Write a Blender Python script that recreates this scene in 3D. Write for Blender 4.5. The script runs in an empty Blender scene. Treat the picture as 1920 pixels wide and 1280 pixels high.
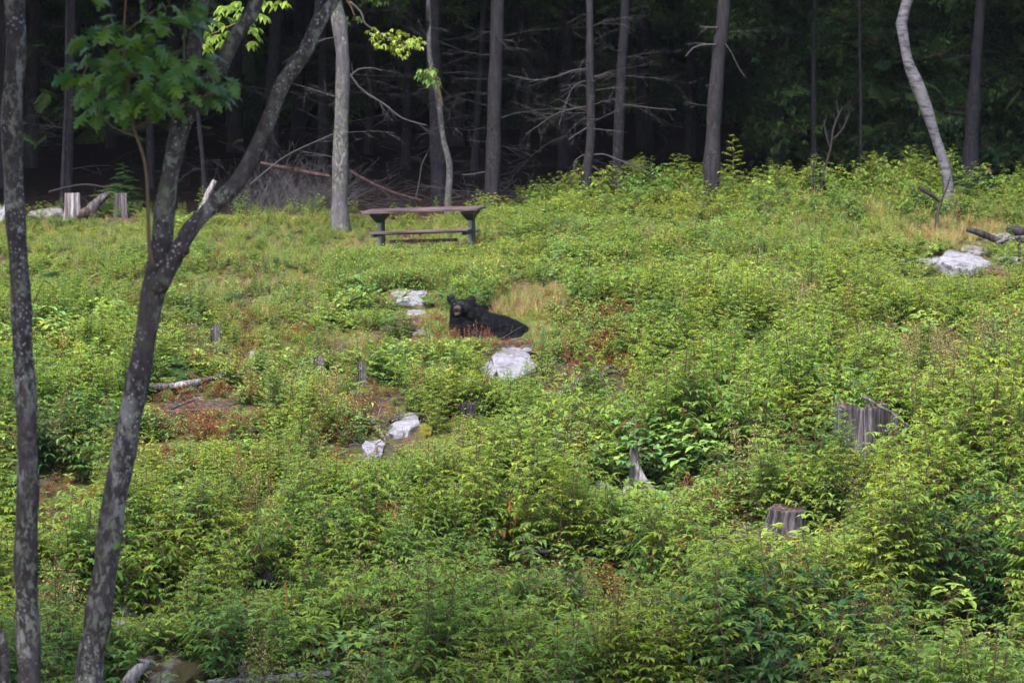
import bpy, bmesh, math, random
import numpy as np
from mathutils import Vector, Matrix, Quaternion

R = random.Random(7)
NR = np.random.RandomState(11)
sc = bpy.context.scene
COL = sc.collection

# ------------------------------------------------------------------ camera
F = 6400.0                      # focal length in photo pixels (1920 wide)
CZ = 9.0
PITCH = math.atan((640 - 50) / F)
cam_d = bpy.data.cameras.new('camera')
cam_d.sensor_width = 36.0
cam_d.lens = 36.0 * F / 1920.0
cam_d.clip_start = 0.5
cam_d.clip_end = 1500
cam = bpy.data.objects.new('camera', cam_d)
COL.objects.link(cam)
cam.location = (0, 0, CZ)
cam.rotation_euler = (math.pi / 2 - PITCH, 0, 0)
cam_d.dof.use_dof = True
cam_d.dof.focus_distance = 37.0
cam_d.dof.aperture_fstop = 3.8
sc.camera = cam

# ------------------------------------------------------------------ light
SUN_EL, SUN_AZ = math.radians(58), math.radians(205)   # high, from behind the camera, a little left
w = bpy.data.worlds.new('World')
sc.world = w
w.use_nodes = True
wn = w.node_tree.nodes
wl = w.node_tree.links
wn.clear()
sky = wn.new('ShaderNodeTexSky')
sky.sky_type = 'NISHITA'
sky.sun_disc = False
sky.sun_elevation = SUN_EL
sky.sun_rotation = SUN_AZ
sky.air_density = 1.0
sky.dust_density = 4.0
sky.ozone_density = 1.0
bg = wn.new('ShaderNodeBackground')
bg.inputs['Strength'].default_value = 0.15
wo = wn.new('ShaderNodeOutputWorld')
wl.new(sky.outputs[0], bg.inputs[0])
wl.new(bg.outputs[0], wo.inputs[0])
sd = bpy.data.lights.new('sun', 'SUN')
sd.energy = 1.5
sd.angle = math.radians(24)
sd.color = (1.0, 0.97, 0.92)
sun = bpy.data.objects.new('sun', sd)
COL.objects.link(sun)
sun_dir = Vector((math.sin(SUN_AZ) * math.cos(SUN_EL), math.cos(SUN_AZ) * math.cos(SUN_EL), math.sin(SUN_EL)))
sun.rotation_euler = sun_dir.to_track_quat('Z', 'Y').to_euler()
sun.location = (0, 0, 60)
sc.view_settings.view_transform = 'Standard'
sc.view_settings.look = 'None'
sc.view_settings.gamma = 1
sc.view_settings.exposure = 1.8
HAZE = 0.0001
sc.render.engine = 'CYCLES'
cy = sc.cycles
cy.max_bounces = 6
cy.volume_bounces = 0
cy.diffuse_bounces = 4
cy.glossy_bounces = 2
cy.transmission_bounces = 3
cy.transparent_max_bounces = 8
cy.caustics_reflective = False
cy.caustics_refractive = False
cy.use_denoising = True

# ------------------------------------------------------------------ geometry of the place
CP, SP = math.cos(PITCH), math.sin(PITCH)


def at(px, py, Y):
    """point on the line of sight of photo pixel (px, py) at distance Y"""
    a = (px - 960) / F
    b = (640 - py) / F
    dx, dy, dz = a, CP + b * SP, -SP + b * CP
    t = Y / dy
    return Vector((dx * t, Y, CZ + dz * t))


def project(x, y, z):
    dz = z - CZ
    depth = y * CP - dz * SP
    up = y * SP + dz * CP
    return 960 + F * x / depth, 640 - F * up / depth


_py = np.array([0, 10, 20, 27, 32, 38, 44, 50, 56, 62, 80, 100, 130, 200, 330], float)
_pz = np.array([-11, -10.1, -8.7, -7.3, -6.15, -4.93, -4.05, -3.38, -3.08, -2.98, -2.7, -2.0, 3.0, 15, 32], float)
_fy = np.arange(-5, 335, 0.25)
_fz = np.interp(_fy, _py, _pz)
_k = np.exp(-np.linspace(-2.2, 2.2, 21) ** 2)
_k /= _k.sum()
_fz = np.convolve(np.pad(_fz, 10, mode='edge'), _k, 'valid')


def ground(x, y):
    x = np.asarray(x, float)
    y = np.asarray(y, float)
    z = np.interp(y, _fy, _fz) + CZ
    z = z + 0.07 * np.sin(x * 0.9 + y * 0.35 + 1.3) * np.cos(y * 0.6 - x * 0.3) + 0.05 * np.sin(x * 2.1 - y * 1.3) * np.sin(y * 1.7 + 0.6)
    z = z + 0.018 * x * np.clip((y - 40) / 14, 0, 1)
    z = z + 0.02 * np.sin(x * 5.1 + y * 2.3) * np.cos(y * 4.7 - x)
    return z


def G(x, y):
    return float(ground(x, y))


def hit(px, py):
    """where the line of sight of photo pixel meets the ground"""
    ys = np.arange(24, 130, 0.05)
    a = (px - 960) / F
    b = (640 - py) / F
    dx, dy, dz = a, CP + b * SP, -SP + b * CP
    t = ys / dy
    z = CZ + dz * t
    g = ground(dx * t, ys)
    below = np.nonzero(z < g)[0]
    i = below[0] if len(below) else len(ys) - 1
    return Vector((dx * t[i], ys[i], g[i]))


def vnoise(x, y, s, seed):
    rs = np.random.RandomState(seed)
    T = rs.rand(64, 64)
    x = np.asarray(x, float) / s + 100
    y = np.asarray(y, float) / s + 100
    xi = np.floor(x).astype(int)
    yi = np.floor(y).astype(int)
    fx = x - xi
    fy = y - yi
    fx = fx * fx * (3 - 2 * fx)
    fy = fy * fy * (3 - 2 * fy)
    g = lambda a, b: T[a % 64, b % 64]
    return (g(xi, yi) * (1 - fx) + g(xi + 1, yi) * fx) * (1 - fy) + (g(xi, yi + 1) * (1 - fx) + g(xi + 1, yi + 1) * fx) * fy


# ------------------------------------------------------------------ mesh builder
class MB:
    def __init__(s):
        s.v = []
        s.f = []
        s.c = []

    def vert(s, p, c=(0.5, 0.5, 0)):
        s.v.append((p[0], p[1], p[2]))
        s.c.append(c)
        return len(s.v) - 1

    def mesh(s, name, smooth=False):
        me = bpy.data.meshes.new(name)
        me.from_pydata(s.v, [], s.f)
        a = me.attributes.new('tint', 'FLOAT_COLOR', 'POINT')
        arr = np.ones((len(s.v), 4), np.float32)
        arr[:, :3] = np.array(s.c, np.float32)
        a.data.foreach_set('color', arr.ravel())
        if smooth:
            me.polygons.foreach_set('use_smooth', [True] * len(me.polygons))
        me.update()
        return me

    def tube(s, pts, rad, seg=8, c=(0.5, 0.5, 0), rough=0.0, cap=True, flat=1.0, ph=0.0):
        pts = [Vector(p) for p in pts]
        n = len(pts)
        if not hasattr(rad, '__len__'):
            rad = [rad] * n
        rings = []
        t0 = (pts[1] - pts[0]).normalized()
        ref = Vector((1, 0, 0)) if abs(t0.x) < 0.8 else Vector((0, 0, 1))
        a = t0.cross(ref).normalized()
        for i in range(n):
            t = (pts[min(i + 1, n - 1)] - pts[max(i - 1, 0)]).normalized()
            a = (a - t * a.dot(t)).normalized()
            b = t.cross(a)
            ring = []
            for k in range(seg):
                an = 2 * math.pi * k / seg
                rr = rad[i]
                if rough:
                    rr *= 1 + rough * (0.6 * math.sin(an * 3 + i * 0.7 + ph) + 0.5 * math.sin(an * 5 - i * 0.45 + ph * 2) + R.uniform(-0.6, 0.6))
                ring.append(s.vert(pts[i] + a * (math.cos(an) * rr) + b * (math.sin(an) * rr * flat), c))
            rings.append(ring)
        for i in range(n - 1):
            for k in range(seg):
                k2 = (k + 1) % seg
                s.f.append((rings[i][k], rings[i][k2], rings[i + 1][k2], rings[i + 1][k]))
        if cap:
            s.f.append(tuple(reversed(rings[0])))
            s.f.append(tuple(rings[-1]))
        return rings

    def leaf(s, base, d, up, L, W, bend=0.5, fold=0.25, c=(0.5, 0.5, 0)):
        """an arched leaf folded along its midrib"""
        d = Vector(d).normalized()
        up = Vector(up)
        side = d.cross(up)
        if side.length < 1e-4:
            side = d.cross(Vector((1, 0, 0)))
        side.normalize()
        nrm = side.cross(d).normalized()
        p = Vector(base)
        b0 = s.vert(p, c)
        rows = []
        for t, wv in ((0.3, 0.9), (0.68, 0.75)):
            cpt = p + d * (L * t) - nrm * (bend * L * t * t)
            l = cpt + side * (W * 0.5 * wv) + nrm * (fold * W * 0.5 * wv)
            r = cpt - side * (W * 0.5 * wv) + nrm * (fold * W * 0.5 * wv)
            rows.append((s.vert(l, c), s.vert(cpt, c), s.vert(r, c)))
        tip = s.vert(p + d * (L * 0.98) - nrm * (bend * L * 1.08), c)
        (l1, c1, r1), (l2, c2, r2) = rows
        s.f += [(b0, c1, l1), (b0, r1, c1), (l1, c1, c2, l2), (c1, r1, r2, c2), (l2, c2, tip), (c2, r2, tip)]

    def blade(s, base, d, L, W, droop=0.5, c=(0.5, 0.5, 0), n=3):
        d = Vector(d).normalized()
        side = d.cross(Vector((0, 0, 1)))
        if side.length < 1e-3:
            side = Vector((1, 0, 0))
        side.normalize()
        side = (side + Vector((R.uniform(-1, 1), R.uniform(-1, 1), 0)) * 0.8).normalized()
        p = Vector(base)
        prev = None
        dd = d.copy()
        for i in range(n + 1):
            t = i / n
            wv = W * 0.5 * (1 - t * 0.85)
            a = s.vert(p + side * wv, c)
            b = s.vert(p - side * wv, c)
            if prev:
                s.f.append((prev[0], prev[1], b, a))
            prev = (a, b)
            p = p + dd * (L / n)
            dd = (dd + Vector((d.x, d.y, -0.55)) * (droop * 0.5)).normalized()


def link(name, me, mat=None, parent=None, loc=None, rot=None, scale=None, **props):
    o = bpy.data.objects.new(name, me)
    COL.objects.link(o)
    if mat is not None and me is not None:
        if len(me.materials) == 0:
            me.materials.append(mat)
    if parent is not None:
        o.parent = parent
    if loc is not None:
        o.location = loc
    if rot is not None:
        o.rotation_euler = rot
    if scale is not None:
        o.scale = (scale,) * 3 if not hasattr(scale, '__len__') else scale
    for k, v in props.items():
        if v:
            o[k] = v
    return o


def thing(name, label, cat, loc=(0, 0, 0), group=None, rz=0):
    o = bpy.data.objects.new(name, None)
    o.empty_display_size = 0.1
    COL.objects.link(o)
    o.location = loc
    o.rotation_euler = (0, 0, rz)
    o['label'] = label
    o['category'] = cat
    if group:
        o['group'] = group
    return o


# ------------------------------------------------------------------ materials
def nmat(name):
    m = bpy.data.materials.new(name)
    m.use_nodes = True
    nt = m.node_tree
    nt.nodes.clear()
    out = nt.nodes.new('ShaderNodeOutputMaterial')
    return m, nt, out


def N(nt, t, **kw):
    n = nt.nodes.new(t)
    for k, v in kw.items():
        setattr(n, k, v)
    return n


def ramp(nt, src, stops, interp='LINEAR'):
    r = N(nt, 'ShaderNodeValToRGB')
    r.color_ramp.interpolation = interp
    e = r.color_ramp.elements
    while len(e) < len(stops):
        e.new(0.5)
    for i, (p, c) in enumerate(stops):
        e[i].position = p
        e[i].color = (c[0], c[1], c[2], 1) if hasattr(c, '__len__') else (c, c, c, 1)
    if src is not None:
        nt.links.new(src, r.inputs[0])
    return r.outputs[0]


def mixc(nt, fac, a, b, mode='MIX'):
    m = N(nt, 'ShaderNodeMix', data_type='RGBA', blend_type=mode)
    for sock, v in ((m.inputs[0], fac), (m.inputs[6], a), (m.inputs[7], b)):
        if isinstance(v, (int, float)):
            sock.default_value = v
        elif isinstance(v, tuple):
            sock.default_value = (v[0], v[1], v[2], 1)
        else:
            nt.links.new(v, sock)
    return m.outputs[2]


def noise(nt, vec, scale, detail=4, rough=0.55, dist=0.0):
    n = N(nt, 'ShaderNodeTexNoise')
    n.inputs['Scale'].default_value = scale
    n.inputs['Detail'].default_value = detail
    n.inputs['Roughness'].default_value = rough
    n.inputs['Distortion'].default_value = dist
    if vec is not None:
        nt.links.new(vec, n.inputs['Vector'])
    return n.outputs[0]


def bump(nt, h, strength, dist):
    b = N(nt, 'ShaderNodeBump')
    b.inputs['Strength'].default_value = strength
    b.inputs['Distance'].default_value = dist
    nt.links.new(h, b.inputs['Height'])
    return b.outputs[0]


def mapping(nt, vec, scale):
    m = N(nt, 'ShaderNodeMapping')
    m.inputs['Scale'].default_value = scale
    nt.links.new(vec, m.inputs['Vector'])
    return m.outputs[0]


def leaf_mat(name, mature, young, dead=(0.16, 0.07, 0.025), trans=0.35, gloss=0.55, patch=0.35):
    m, nt, out = nmat(name)
    L = nt.links
    at_ = N(nt, 'ShaderNodeAttribute', attribute_name='tint')
    sep = N(nt, 'ShaderNodeSeparateColor')
    L.new(at_.outputs['Color'], sep.inputs[0])
    geo = N(nt, 'ShaderNodeNewGeometry')
    oi = N(nt, 'ShaderNodeObjectInfo')
    c = mixc(nt, sep.outputs[0], mature, young)
    # every leaf and every plant a little different
    v = ramp(nt, sep.outputs[1], [(0, 0.72), (1, 1.28)])
    c = mixc(nt, 1.0, c, v, 'MULTIPLY')
    pl = ramp(nt, oi.outputs['Random'], [(0, (0.62, 0.8, 1.05)), (0.3, (1.0, 1.0, 0.95)), (0.6, (1.12, 1.1, 0.8)), (0.8, (1.22, 1.05, 0.8)), (1.0, (0.75, 1.02, 1.15))])
    c = mixc(nt, 1.0, c, pl, 'MULTIPLY')
    pn = noise(nt, geo.outputs['Position'], 0.45, 2)
    pp = ramp(nt, pn, [(0.35, (0.75, 0.93, 0.95)), (0.65, (1.25, 1.06, 0.75))])
    c = mixc(nt, patch, c, mixc(nt, 1.0, c, pp, 'MULTIPLY'))
    c = mixc(nt, sep.outputs[2], c, dead)
    p = N(nt, 'ShaderNodeBsdfPrincipled')
    L.new(c, p.inputs['Base Color'])
    p.inputs['Roughness'].default_value = gloss
    p.inputs['Specular IOR Level'].default_value = 0.22
    t = N(nt, 'ShaderNodeBsdfTranslucent')
    L.new(mixc(nt, 1.0, c, (1.25, 1.25, 0.6), 'MULTIPLY'), t.inputs[0])
    mx = N(nt, 'ShaderNodeMixShader')
    mx.inputs[0].default_value = trans
    L.new(p.outputs[0], mx.inputs[1])
    L.new(t.outputs[0], mx.inputs[2])
    L.new(mx.outputs[0], out.inputs[0])
    return m


def plain_mat(name, col, rough=0.8, var=0.25, scale=8, bmp=0.3, spec=0.3):
    m, nt, out = nmat(name)
    tc = N(nt, 'ShaderNodeTexCoord')
    n = noise(nt, tc.outputs['Object'], scale, 5)
    c = ramp(nt, n, [(0.25, tuple(x * (1 - var) for x in col)), (0.75, tuple(x * (1 + var) for x in col))])
    p = N(nt, 'ShaderNodeBsdfPrincipled')
    nt.links.new(c, p.inputs['Base Color'])
    p.inputs['Roughness'].default_value = rough
    p.inputs['Specular IOR Level'].default_value = spec
    nt.links.new(bump(nt, n, bmp, 0.02), p.inputs['Normal'])
    nt.links.new(p.outputs[0], out.inputs[0])
    return m


def bark_mat(name, dark, light, lichen=(0.42, 0.45, 0.38), lich=0.5, streak=(9, 9, 1.6), fine=True, bmp=0.6, white=(0.55, 0.55, 0.55), wh=0.0, spots=False):
    m, nt, out = nmat(name)
    tc = N(nt, 'ShaderNodeTexCoord')
    P = tc.outputs['Object']
    a = noise(nt, mapping(nt, P, streak), 2.4, 7, 0.62, 0.4)
    c = ramp(nt, a, [(0.3, dark), (0.7, light)])
    b = noise(nt, P, 2.2, 3)
    c = mixc(nt, ramp(nt, b, [(0.4, 0.0), (0.65, 0.6)]), c, tuple(x * 0.6 for x in dark))
    # lichen: specks inside broader patches
    l1 = noise(nt, P, 2.3, 3, 0.6)
    l2 = noise(nt, mapping(nt, P, (1, 1, 0.6)), 26, 4, 0.62, 0.5)
    sp = ramp(nt, l2, [(0.5, 0.0), (0.58, 1.0)])
    pa = ramp(nt, l1, [(0.5 - 0.15 * lich, 0.0), (0.66 - 0.12 * lich, lich)])
    mm = N(nt, 'ShaderNodeMath', operation='MULTIPLY')
    nt.links.new(sp, mm.inputs[0])
    nt.links.new(pa, mm.inputs[1])
    c = mixc(nt, mm.outputs[0], c, lichen)
    if spots:
        # small round pale lichens, and a few big smeared ones
        vv = N(nt, 'ShaderNodeTexVoronoi')
        vv.inputs['Scale'].default_value = 42
        vv.inputs['Randomness'].default_value = 1
        nt.links.new(mapping(nt, P, (1, 1, .8)), vv.inputs['Vector'])
        vd = N(nt, 'ShaderNodeMath', operation='ADD')
        nt.links.new(vv.outputs['Distance'], vd.inputs[0])
        nt.links.new(ramp(nt, noise(nt, P, 30, 3), [(0.3, -.0), (0.7, .4)]), vd.inputs[1])
        s1 = ramp(nt, vd.outputs[0], [(0.36, 1.0), (0.5, 0.0)])
        s2 = ramp(nt, noise(nt, mapping(nt, P, (1, 1, .5)), 3.1, 3), [(0.45, 0.0), (0.56, .9)])
        c = mixc(nt, mixc(nt, 1.0, s1, s2, 'MULTIPLY'), c, white)
        s3 = ramp(nt, noise(nt, mapping(nt, P, (1, 1, .45)), 7.5, 6, .7, .3), [(0.55, 0.0), (0.6, .8)])
        s3 = mixc(nt, 1.0, s3, ramp(nt, noise(nt, mapping(nt, P, (1, 1, .4)), 1.6, 2), [(0.45, 0.0), (0.6, 1.0)]), 'MULTIPLY')
        c = mixc(nt, s3, c, tuple(x * .85 for x in white))
        s4 = ramp(nt, noise(nt, mapping(nt, P, (1, 1, .6)), 4.5, 4, .6), [(0.56, 0.0), (0.7, .55)])
        c = mixc(nt, s4, c, (0.07, 0.075, 0.05))
    if wh > 0:
        l3 = noise(nt, mapping(nt, P, (1, 1, 0.7)), 5.5, 5, 0.65, 0.7)
        c = mixc(nt, ramp(nt, l3, [(0.62 - 0.1 * wh, 0.0), (0.66 - 0.1 * wh, 0.75)]), c, white)
    p = N(nt, 'ShaderNodeBsdfPrincipled')
    nt.links.new(c, p.inputs['Base Color'])
    p.inputs['Roughness'].default_value = 0.9
    p.inputs['Specular IOR Level'].default_value = 0.15
    nt.links.new(bump(nt, a, bmp, 0.03), p.inputs['Normal'])
    nt.links.new(p.outputs[0], out.inputs[0])
    return m


def birch_mat():
    m, nt, out = nmat('birch bark')
    tc = N(nt, 'ShaderNodeTexCoord')
    P = tc.outputs['Object']
    a = noise(nt, mapping(nt, P, (3, 3, 9)), 2.1, 6, 0.7, 0.6)
    c = ramp(nt, a, [(0.4, (0.02, 0.019, 0.022)), (0.48, (0.075, 0.07, 0.085)), (0.66, (0.14, 0.132, 0.158))])
    b = noise(nt, P, 3.0, 4)
    c = mixc(nt, ramp(nt, b, [(0.52, 0.0), (0.7, 0.7)]), c, (0.09, 0.085, 0.09))
    p = N(nt, 'ShaderNodeBsdfPrincipled')
    nt.links.new(c, p.inputs['Base Color'])
    p.inputs['Roughness'].default_value = 0.75
    nt.links.new(bump(nt, a, 0.4, 0.02), p.inputs['Normal'])
    nt.links.new(p.outputs[0], out.inputs[0])
    return m


def rock_mat(name, light=(0.25, 0.245, 0.28), dark=(0.075, 0.07, 0.075), moss=0.0, mosscol=(0.2, 0.19, 0.03)):
    m, nt, out = nmat(name)
    tc = N(nt, 'ShaderNodeTexCoord')
    P = tc.outputs['Object']
    a = noise(nt, mapping(nt, P, (1, 1, 3)), 6, 8, 0.68, 0.5)
    c = ramp(nt, a, [(0.34, dark), (0.46, tuple(x * 0.75 for x in light)), (0.58, light)])
    st = noise(nt, P, 2.6, 6, 0.7, 0.8)
    c = mixc(nt, ramp(nt, st, [(0.5, 0.0), (0.62, 0.75)]), c, tuple(x * .55 for x in light))
    so = noise(nt, P, 4.5, 6, 0.7, 0.5)
    c = mixc(nt, ramp(nt, so, [(0.6, 0.0), (0.68, 0.8)]), c, (0.07, 0.055, 0.04))
    b = noise(nt, P, 38, 3)
    c = mixc(nt, 0.5, c, mixc(nt, 1.0, c, ramp(nt, b, [(0.3, 0.65), (0.7, 1.2)]), 'MULTIPLY'))
    v = N(nt, 'ShaderNodeTexVoronoi', feature='DISTANCE_TO_EDGE')
    v.inputs['Scale'].default_value = 3.2
    nt.links.new(mapping(nt, P, (1, 1.6, 3)), v.inputs['Vector'])
    cr = ramp(nt, v.outputs['Distance'], [(0.0, 1.0), (0.03, 0.0)])
    c = mixc(nt, mixc(nt, 0.6, 0.0 if False else cr, (0, 0, 0)), c, (0.06, 0.055, 0.05))
    if moss:
        mo = noise(nt, P, 2.5, 5, 0.6)
        c = mixc(nt, ramp(nt, mo, [(0.62 - 0.25 * moss, 0.0), (0.7 - 0.25 * moss, 1.0)]), c, mosscol)
    p = N(nt, 'ShaderNodeBsdfPrincipled')
    nt.links.new(c, p.inputs['Base Color'])
    p.inputs['Roughness'].default_value = 0.85
    p.inputs['Specular IOR Level'].default_value = 0.2
    nt.links.new(bump(nt, a, 0.7, 0.03), p.inputs['Normal'])
    nt.links.new(p.outputs[0], out.inputs[0])
    return m


def wood_mat(name, light, dark, streak=(14, 14, 0.9), ax='Z', bmp=0.8):
    m, nt, out = nmat(name)
    tc = N(nt, 'ShaderNodeTexCoord')
    P = tc.outputs['Object']
    s = streak if ax == 'Z' else (streak[2], streak[0], streak[1])
    a = noise(nt, mapping(nt, P, s), 2.0, 8, 0.6, 0.25)
    c = ramp(nt, a, [(0.36, dark), (0.5, tuple((x + y) / 2 for x, y in zip(light, dark))), (0.62, light)])
    a2 = noise(nt, mapping(nt, P, tuple(q * .45 for q in s)), 2.3, 3, 0.5, 0.2)
    c = mixc(nt, ramp(nt, a2, [(0.42, .6), (0.5, 0.0)]), c, tuple(x * .7 for x in dark))
    a3 = noise(nt, mapping(nt, P, tuple(q * .5 for q in s)), 9, 6, 0.7, 1.2)
    c = mixc(nt, .8, c, mixc(nt, 1.0, c, ramp(nt, a3, [(0.35, .35), (0.65, 1.5)]), 'MULTIPLY'))
    b = noise(nt, P, 3.5, 4)
    c = mixc(nt, ramp(nt, b, [(0.45, 0.0), (0.75, 0.55)]), c, tuple(x * 0.8 for x in dark))
    p = N(nt, 'ShaderNodeBsdfPrincipled')
    nt.links.new(c, p.inputs['Base Color'])
    p.inputs['Roughness'].default_value = 0.85
    p.inputs['Specular IOR Level'].default_value = 0.2
    nt.links.new(bump(nt, a, bmp, 0.03), p.inputs['Normal'])
    nt.links.new(p.outputs[0], out.inputs[0])
    return m


def ground_mat():
    m, nt, out = nmat('soil and leaf litter')
    geo = N(nt, 'ShaderNodeNewGeometry')
    P = geo.outputs['Position']
    a = noise(nt, P, 9, 8, 0.7, 0.6)
    lit = ramp(nt, a, [(0.3, (0.035, 0.022, 0.018)), (0.5, (0.07, 0.045, 0.036)), (0.62, (0.14, 0.095, 0.078)), (0.75, (0.22, 0.17, 0.15))])
    b = noise(nt, P, 1.1, 4, 0.6)
    red = mixc(nt, ramp(nt, b, [(0.5, 0.0), (0.62, 0.7)]), lit, mixc(nt, 1.0, lit, (1.5, 0.62, 0.5), 'MULTIPLY'))
    g = noise(nt, P, 0.9, 5, 0.65)
    at_ = N(nt, 'ShaderNodeAttribute', attribute_name='tint')
    sep = N(nt, 'ShaderNodeSeparateColor')
    nt.links.new(at_.outputs['Color'], sep.inputs[0])
    ma = N(nt, 'ShaderNodeMath', operation='MULTIPLY')
    nt.links.new(ramp(nt, g, [(0.42, 0.0), (0.55, 0.85)]), ma.inputs[0])
    nt.links.new(sep.outputs[0], ma.inputs[1])
    gc = ramp(nt, a, [(0.3, (0.03, 0.05, 0.01)), (0.7, (0.13, 0.16, 0.03))])
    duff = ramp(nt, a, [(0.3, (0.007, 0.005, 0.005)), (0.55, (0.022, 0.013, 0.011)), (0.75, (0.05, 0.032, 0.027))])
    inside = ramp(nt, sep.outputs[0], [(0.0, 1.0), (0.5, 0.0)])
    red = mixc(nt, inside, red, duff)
    c = mixc(nt, ma.outputs[0], red, gc)
    p = N(nt, 'ShaderNodeBsdfPrincipled')
    nt.links.new(c, p.inputs['Base Color'])
    p.inputs['Roughness'].default_value = 0.95
    p.inputs['Specular IOR Level'].default_value = 0.1
    nt.links.new(bump(nt, a, 1.0, 0.06), p.inputs['Normal'])
    nt.links.new(p.outputs[0], out.inputs[0])
    return m


M = {}
M['sapling'] = leaf_mat('sapling leaf', (0.08, 0.165, 0.045), (0.28, 0.385, 0.075), trans=.5, patch=.5)
M['broad'] = leaf_mat('broad leaf', (0.1, 0.19, 0.06), (0.28, 0.39, 0.1), trans=.4)
M['darkleaf'] = leaf_mat('dark glossy leaf', (0.02, 0.06, 0.017), (0.07, 0.14, 0.03), trans=0.22, gloss=0.35, patch=0.15)
M['fern'] = leaf_mat('fern frond', (0.09, 0.16, 0.04), (0.17, 0.25, 0.06))
M['grass'] = leaf_mat('grass blade', (0.14, 0.21, 0.06), (0.32, 0.34, 0.14), dead=(0.42, 0.27, 0.14), gloss=0.6)
M['weed'] = leaf_mat('weed leaf', (0.11, 0.18, 0.055), (0.26, 0.33, 0.1), dead=(0.2, 0.06, 0.03), gloss=0.6)
M['seed'] = leaf_mat('dry seed head', (0.2, 0.19, 0.08), (0.42, 0.35, 0.18), dead=(0.26, 0.055, 0.03), gloss=0.8)
M['hemlock'] = leaf_mat('hemlock needles', (0.022, 0.05, 0.018), (0.08, 0.15, 0.035), trans=0.15, patch=0.1)
M['understory'] = leaf_mat('shade leaf', (0.022, 0.05, 0.017), (0.05, 0.095, 0.024), trans=.25, gloss=.6, patch=.2)
M['oakleaf'] = leaf_mat('oak leaf', (0.024, 0.072, 0.017), (0.095, 0.17, 0.025), trans=0.35, gloss=0.36, patch=0.0)
M['stem'] = plain_mat('green brown stem', (0.09, 0.06, 0.035), 0.8, 0.3, 30)
M['twig'] = plain_mat('dead grey twig', (0.05, 0.045, 0.05), 0.9, 0.35, 14)
M['twigdark'] = plain_mat('dead brown twig', (0.021, 0.017, 0.019), 0.9, 0.35, 14)
M['oakbark'] = bark_mat('lichen spotted bark', (0.022, 0.018, 0.021), (0.07, 0.058, 0.063), (0.19, 0.21, 0.165), 0.6, (9, 9, 6), wh=0.0, white=(0.26, 0.26, 0.27), spots=True)
M['pinebark'] = bark_mat('pine bark', (0.014, 0.0125, 0.0165), (0.042, 0.037, 0.046), (0.13, 0.135, 0.11), 0.25, (9, 9, 1.4))
M['greybark'] = bark_mat('pale lichen bark', (0.05, 0.046, 0.054), (0.12, 0.11, 0.125), (0.2, 0.22, 0.15), 0.6, (7, 7, 2.0), wh=0.2, white=(0.22, 0.22, 0.21))
M['birch'] = birch_mat()
M['rock'] = rock_mat('pale granite')
M['rockdark'] = rock_mat('weathered ledge', (0.22, 0.205, 0.215), (0.06, 0.05, 0.05))
M['rockmoss'] = rock_mat('mossy rock', (0.17, 0.15, 0.155), (0.06, 0.045, 0.045), 0.8, (0.04, 0.034, 0.014))
M['greywood'] = wood_mat('weathered grey wood', (0.16, 0.14, 0.155), (0.03, 0.025, 0.028))
M['palewood'] = wood_mat('bleached wood', (0.36, 0.34, 0.36), (0.11, 0.09, 0.1))
M['brownwood'] = wood_mat('brown dead wood', (0.12, 0.08, 0.07), (0.03, 0.02, 0.018))
M['darkwood'] = wood_mat('charred dark log', (0.06, 0.05, 0.055), (0.012, 0.01, 0.011))
M['pinkwood'] = wood_mat('reddish peeled pole', (0.075, 0.042, 0.042), (0.03, 0.02, 0.021))
M['tabletop'] = wood_mat('reddish stained boards', (0.14, 0.1, 0.11), (0.05, 0.034, 0.038), ax='X', bmp=0.3)
M['tablepost'] = plain_mat('grey green steel post', (0.17, 0.185, 0.185), 0.6, 0.25, 9, 0.1)
M['tabledark'] = plain_mat('dark bracket', (0.035, 0.042, 0.036), 0.7, 0.4, 9, 0.1)
M['moss'] = plain_mat('yellow moss', (0.11, 0.105, 0.018), 0.95, 0.3, 30, 1.0, 0.1)

# ------------------------------------------------------------------ ground
def build_ground():
    xs = np.concatenate([np.arange(-160, -14, 4.0), np.arange(-14, 14.01, 0.16), np.arange(16, 161, 4.0)])
    ys = np.concatenate([np.arange(2, 26, 0.8), np.arange(26, 64, 0.16), np.arange(64, 130, 1.0), np.arange(132, 330, 6.0)])
    X, Y = np.meshgrid(xs, ys)
    Z = ground(X, Y)
    near = ((np.abs(X) < 14.5) & (Y > 26) & (Y < 64))
    Z = Z + near * (NR.rand(*Z.shape) - 0.5) * 0.05
    n, mm = X.shape
    v = np.stack([X.ravel(), Y.ravel(), Z.ravel()], 1)
    i = np.arange(n * mm).reshape(n, mm)
    q = np.stack([i[:-1, :-1].ravel(), i[:-1, 1:].ravel(), i[1:, 1:].ravel(), i[1:, :-1].ravel()], 1)
    me = bpy.data.meshes.new('ground')
    me.from_pydata(v.tolist(), [], q.tolist())
    a = me.attributes.new('tint', 'FLOAT_COLOR', 'POINT')
    c = np.zeros((n * mm, 4), np.float32)
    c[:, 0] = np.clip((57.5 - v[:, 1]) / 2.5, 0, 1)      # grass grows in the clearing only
    a.data.foreach_set('color', c.ravel())
    me.polygons.foreach_set('use_smooth', [True] * len(me.polygons))
    link('ground', me, ground_mat(), kind='structure')


build_ground()

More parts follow.
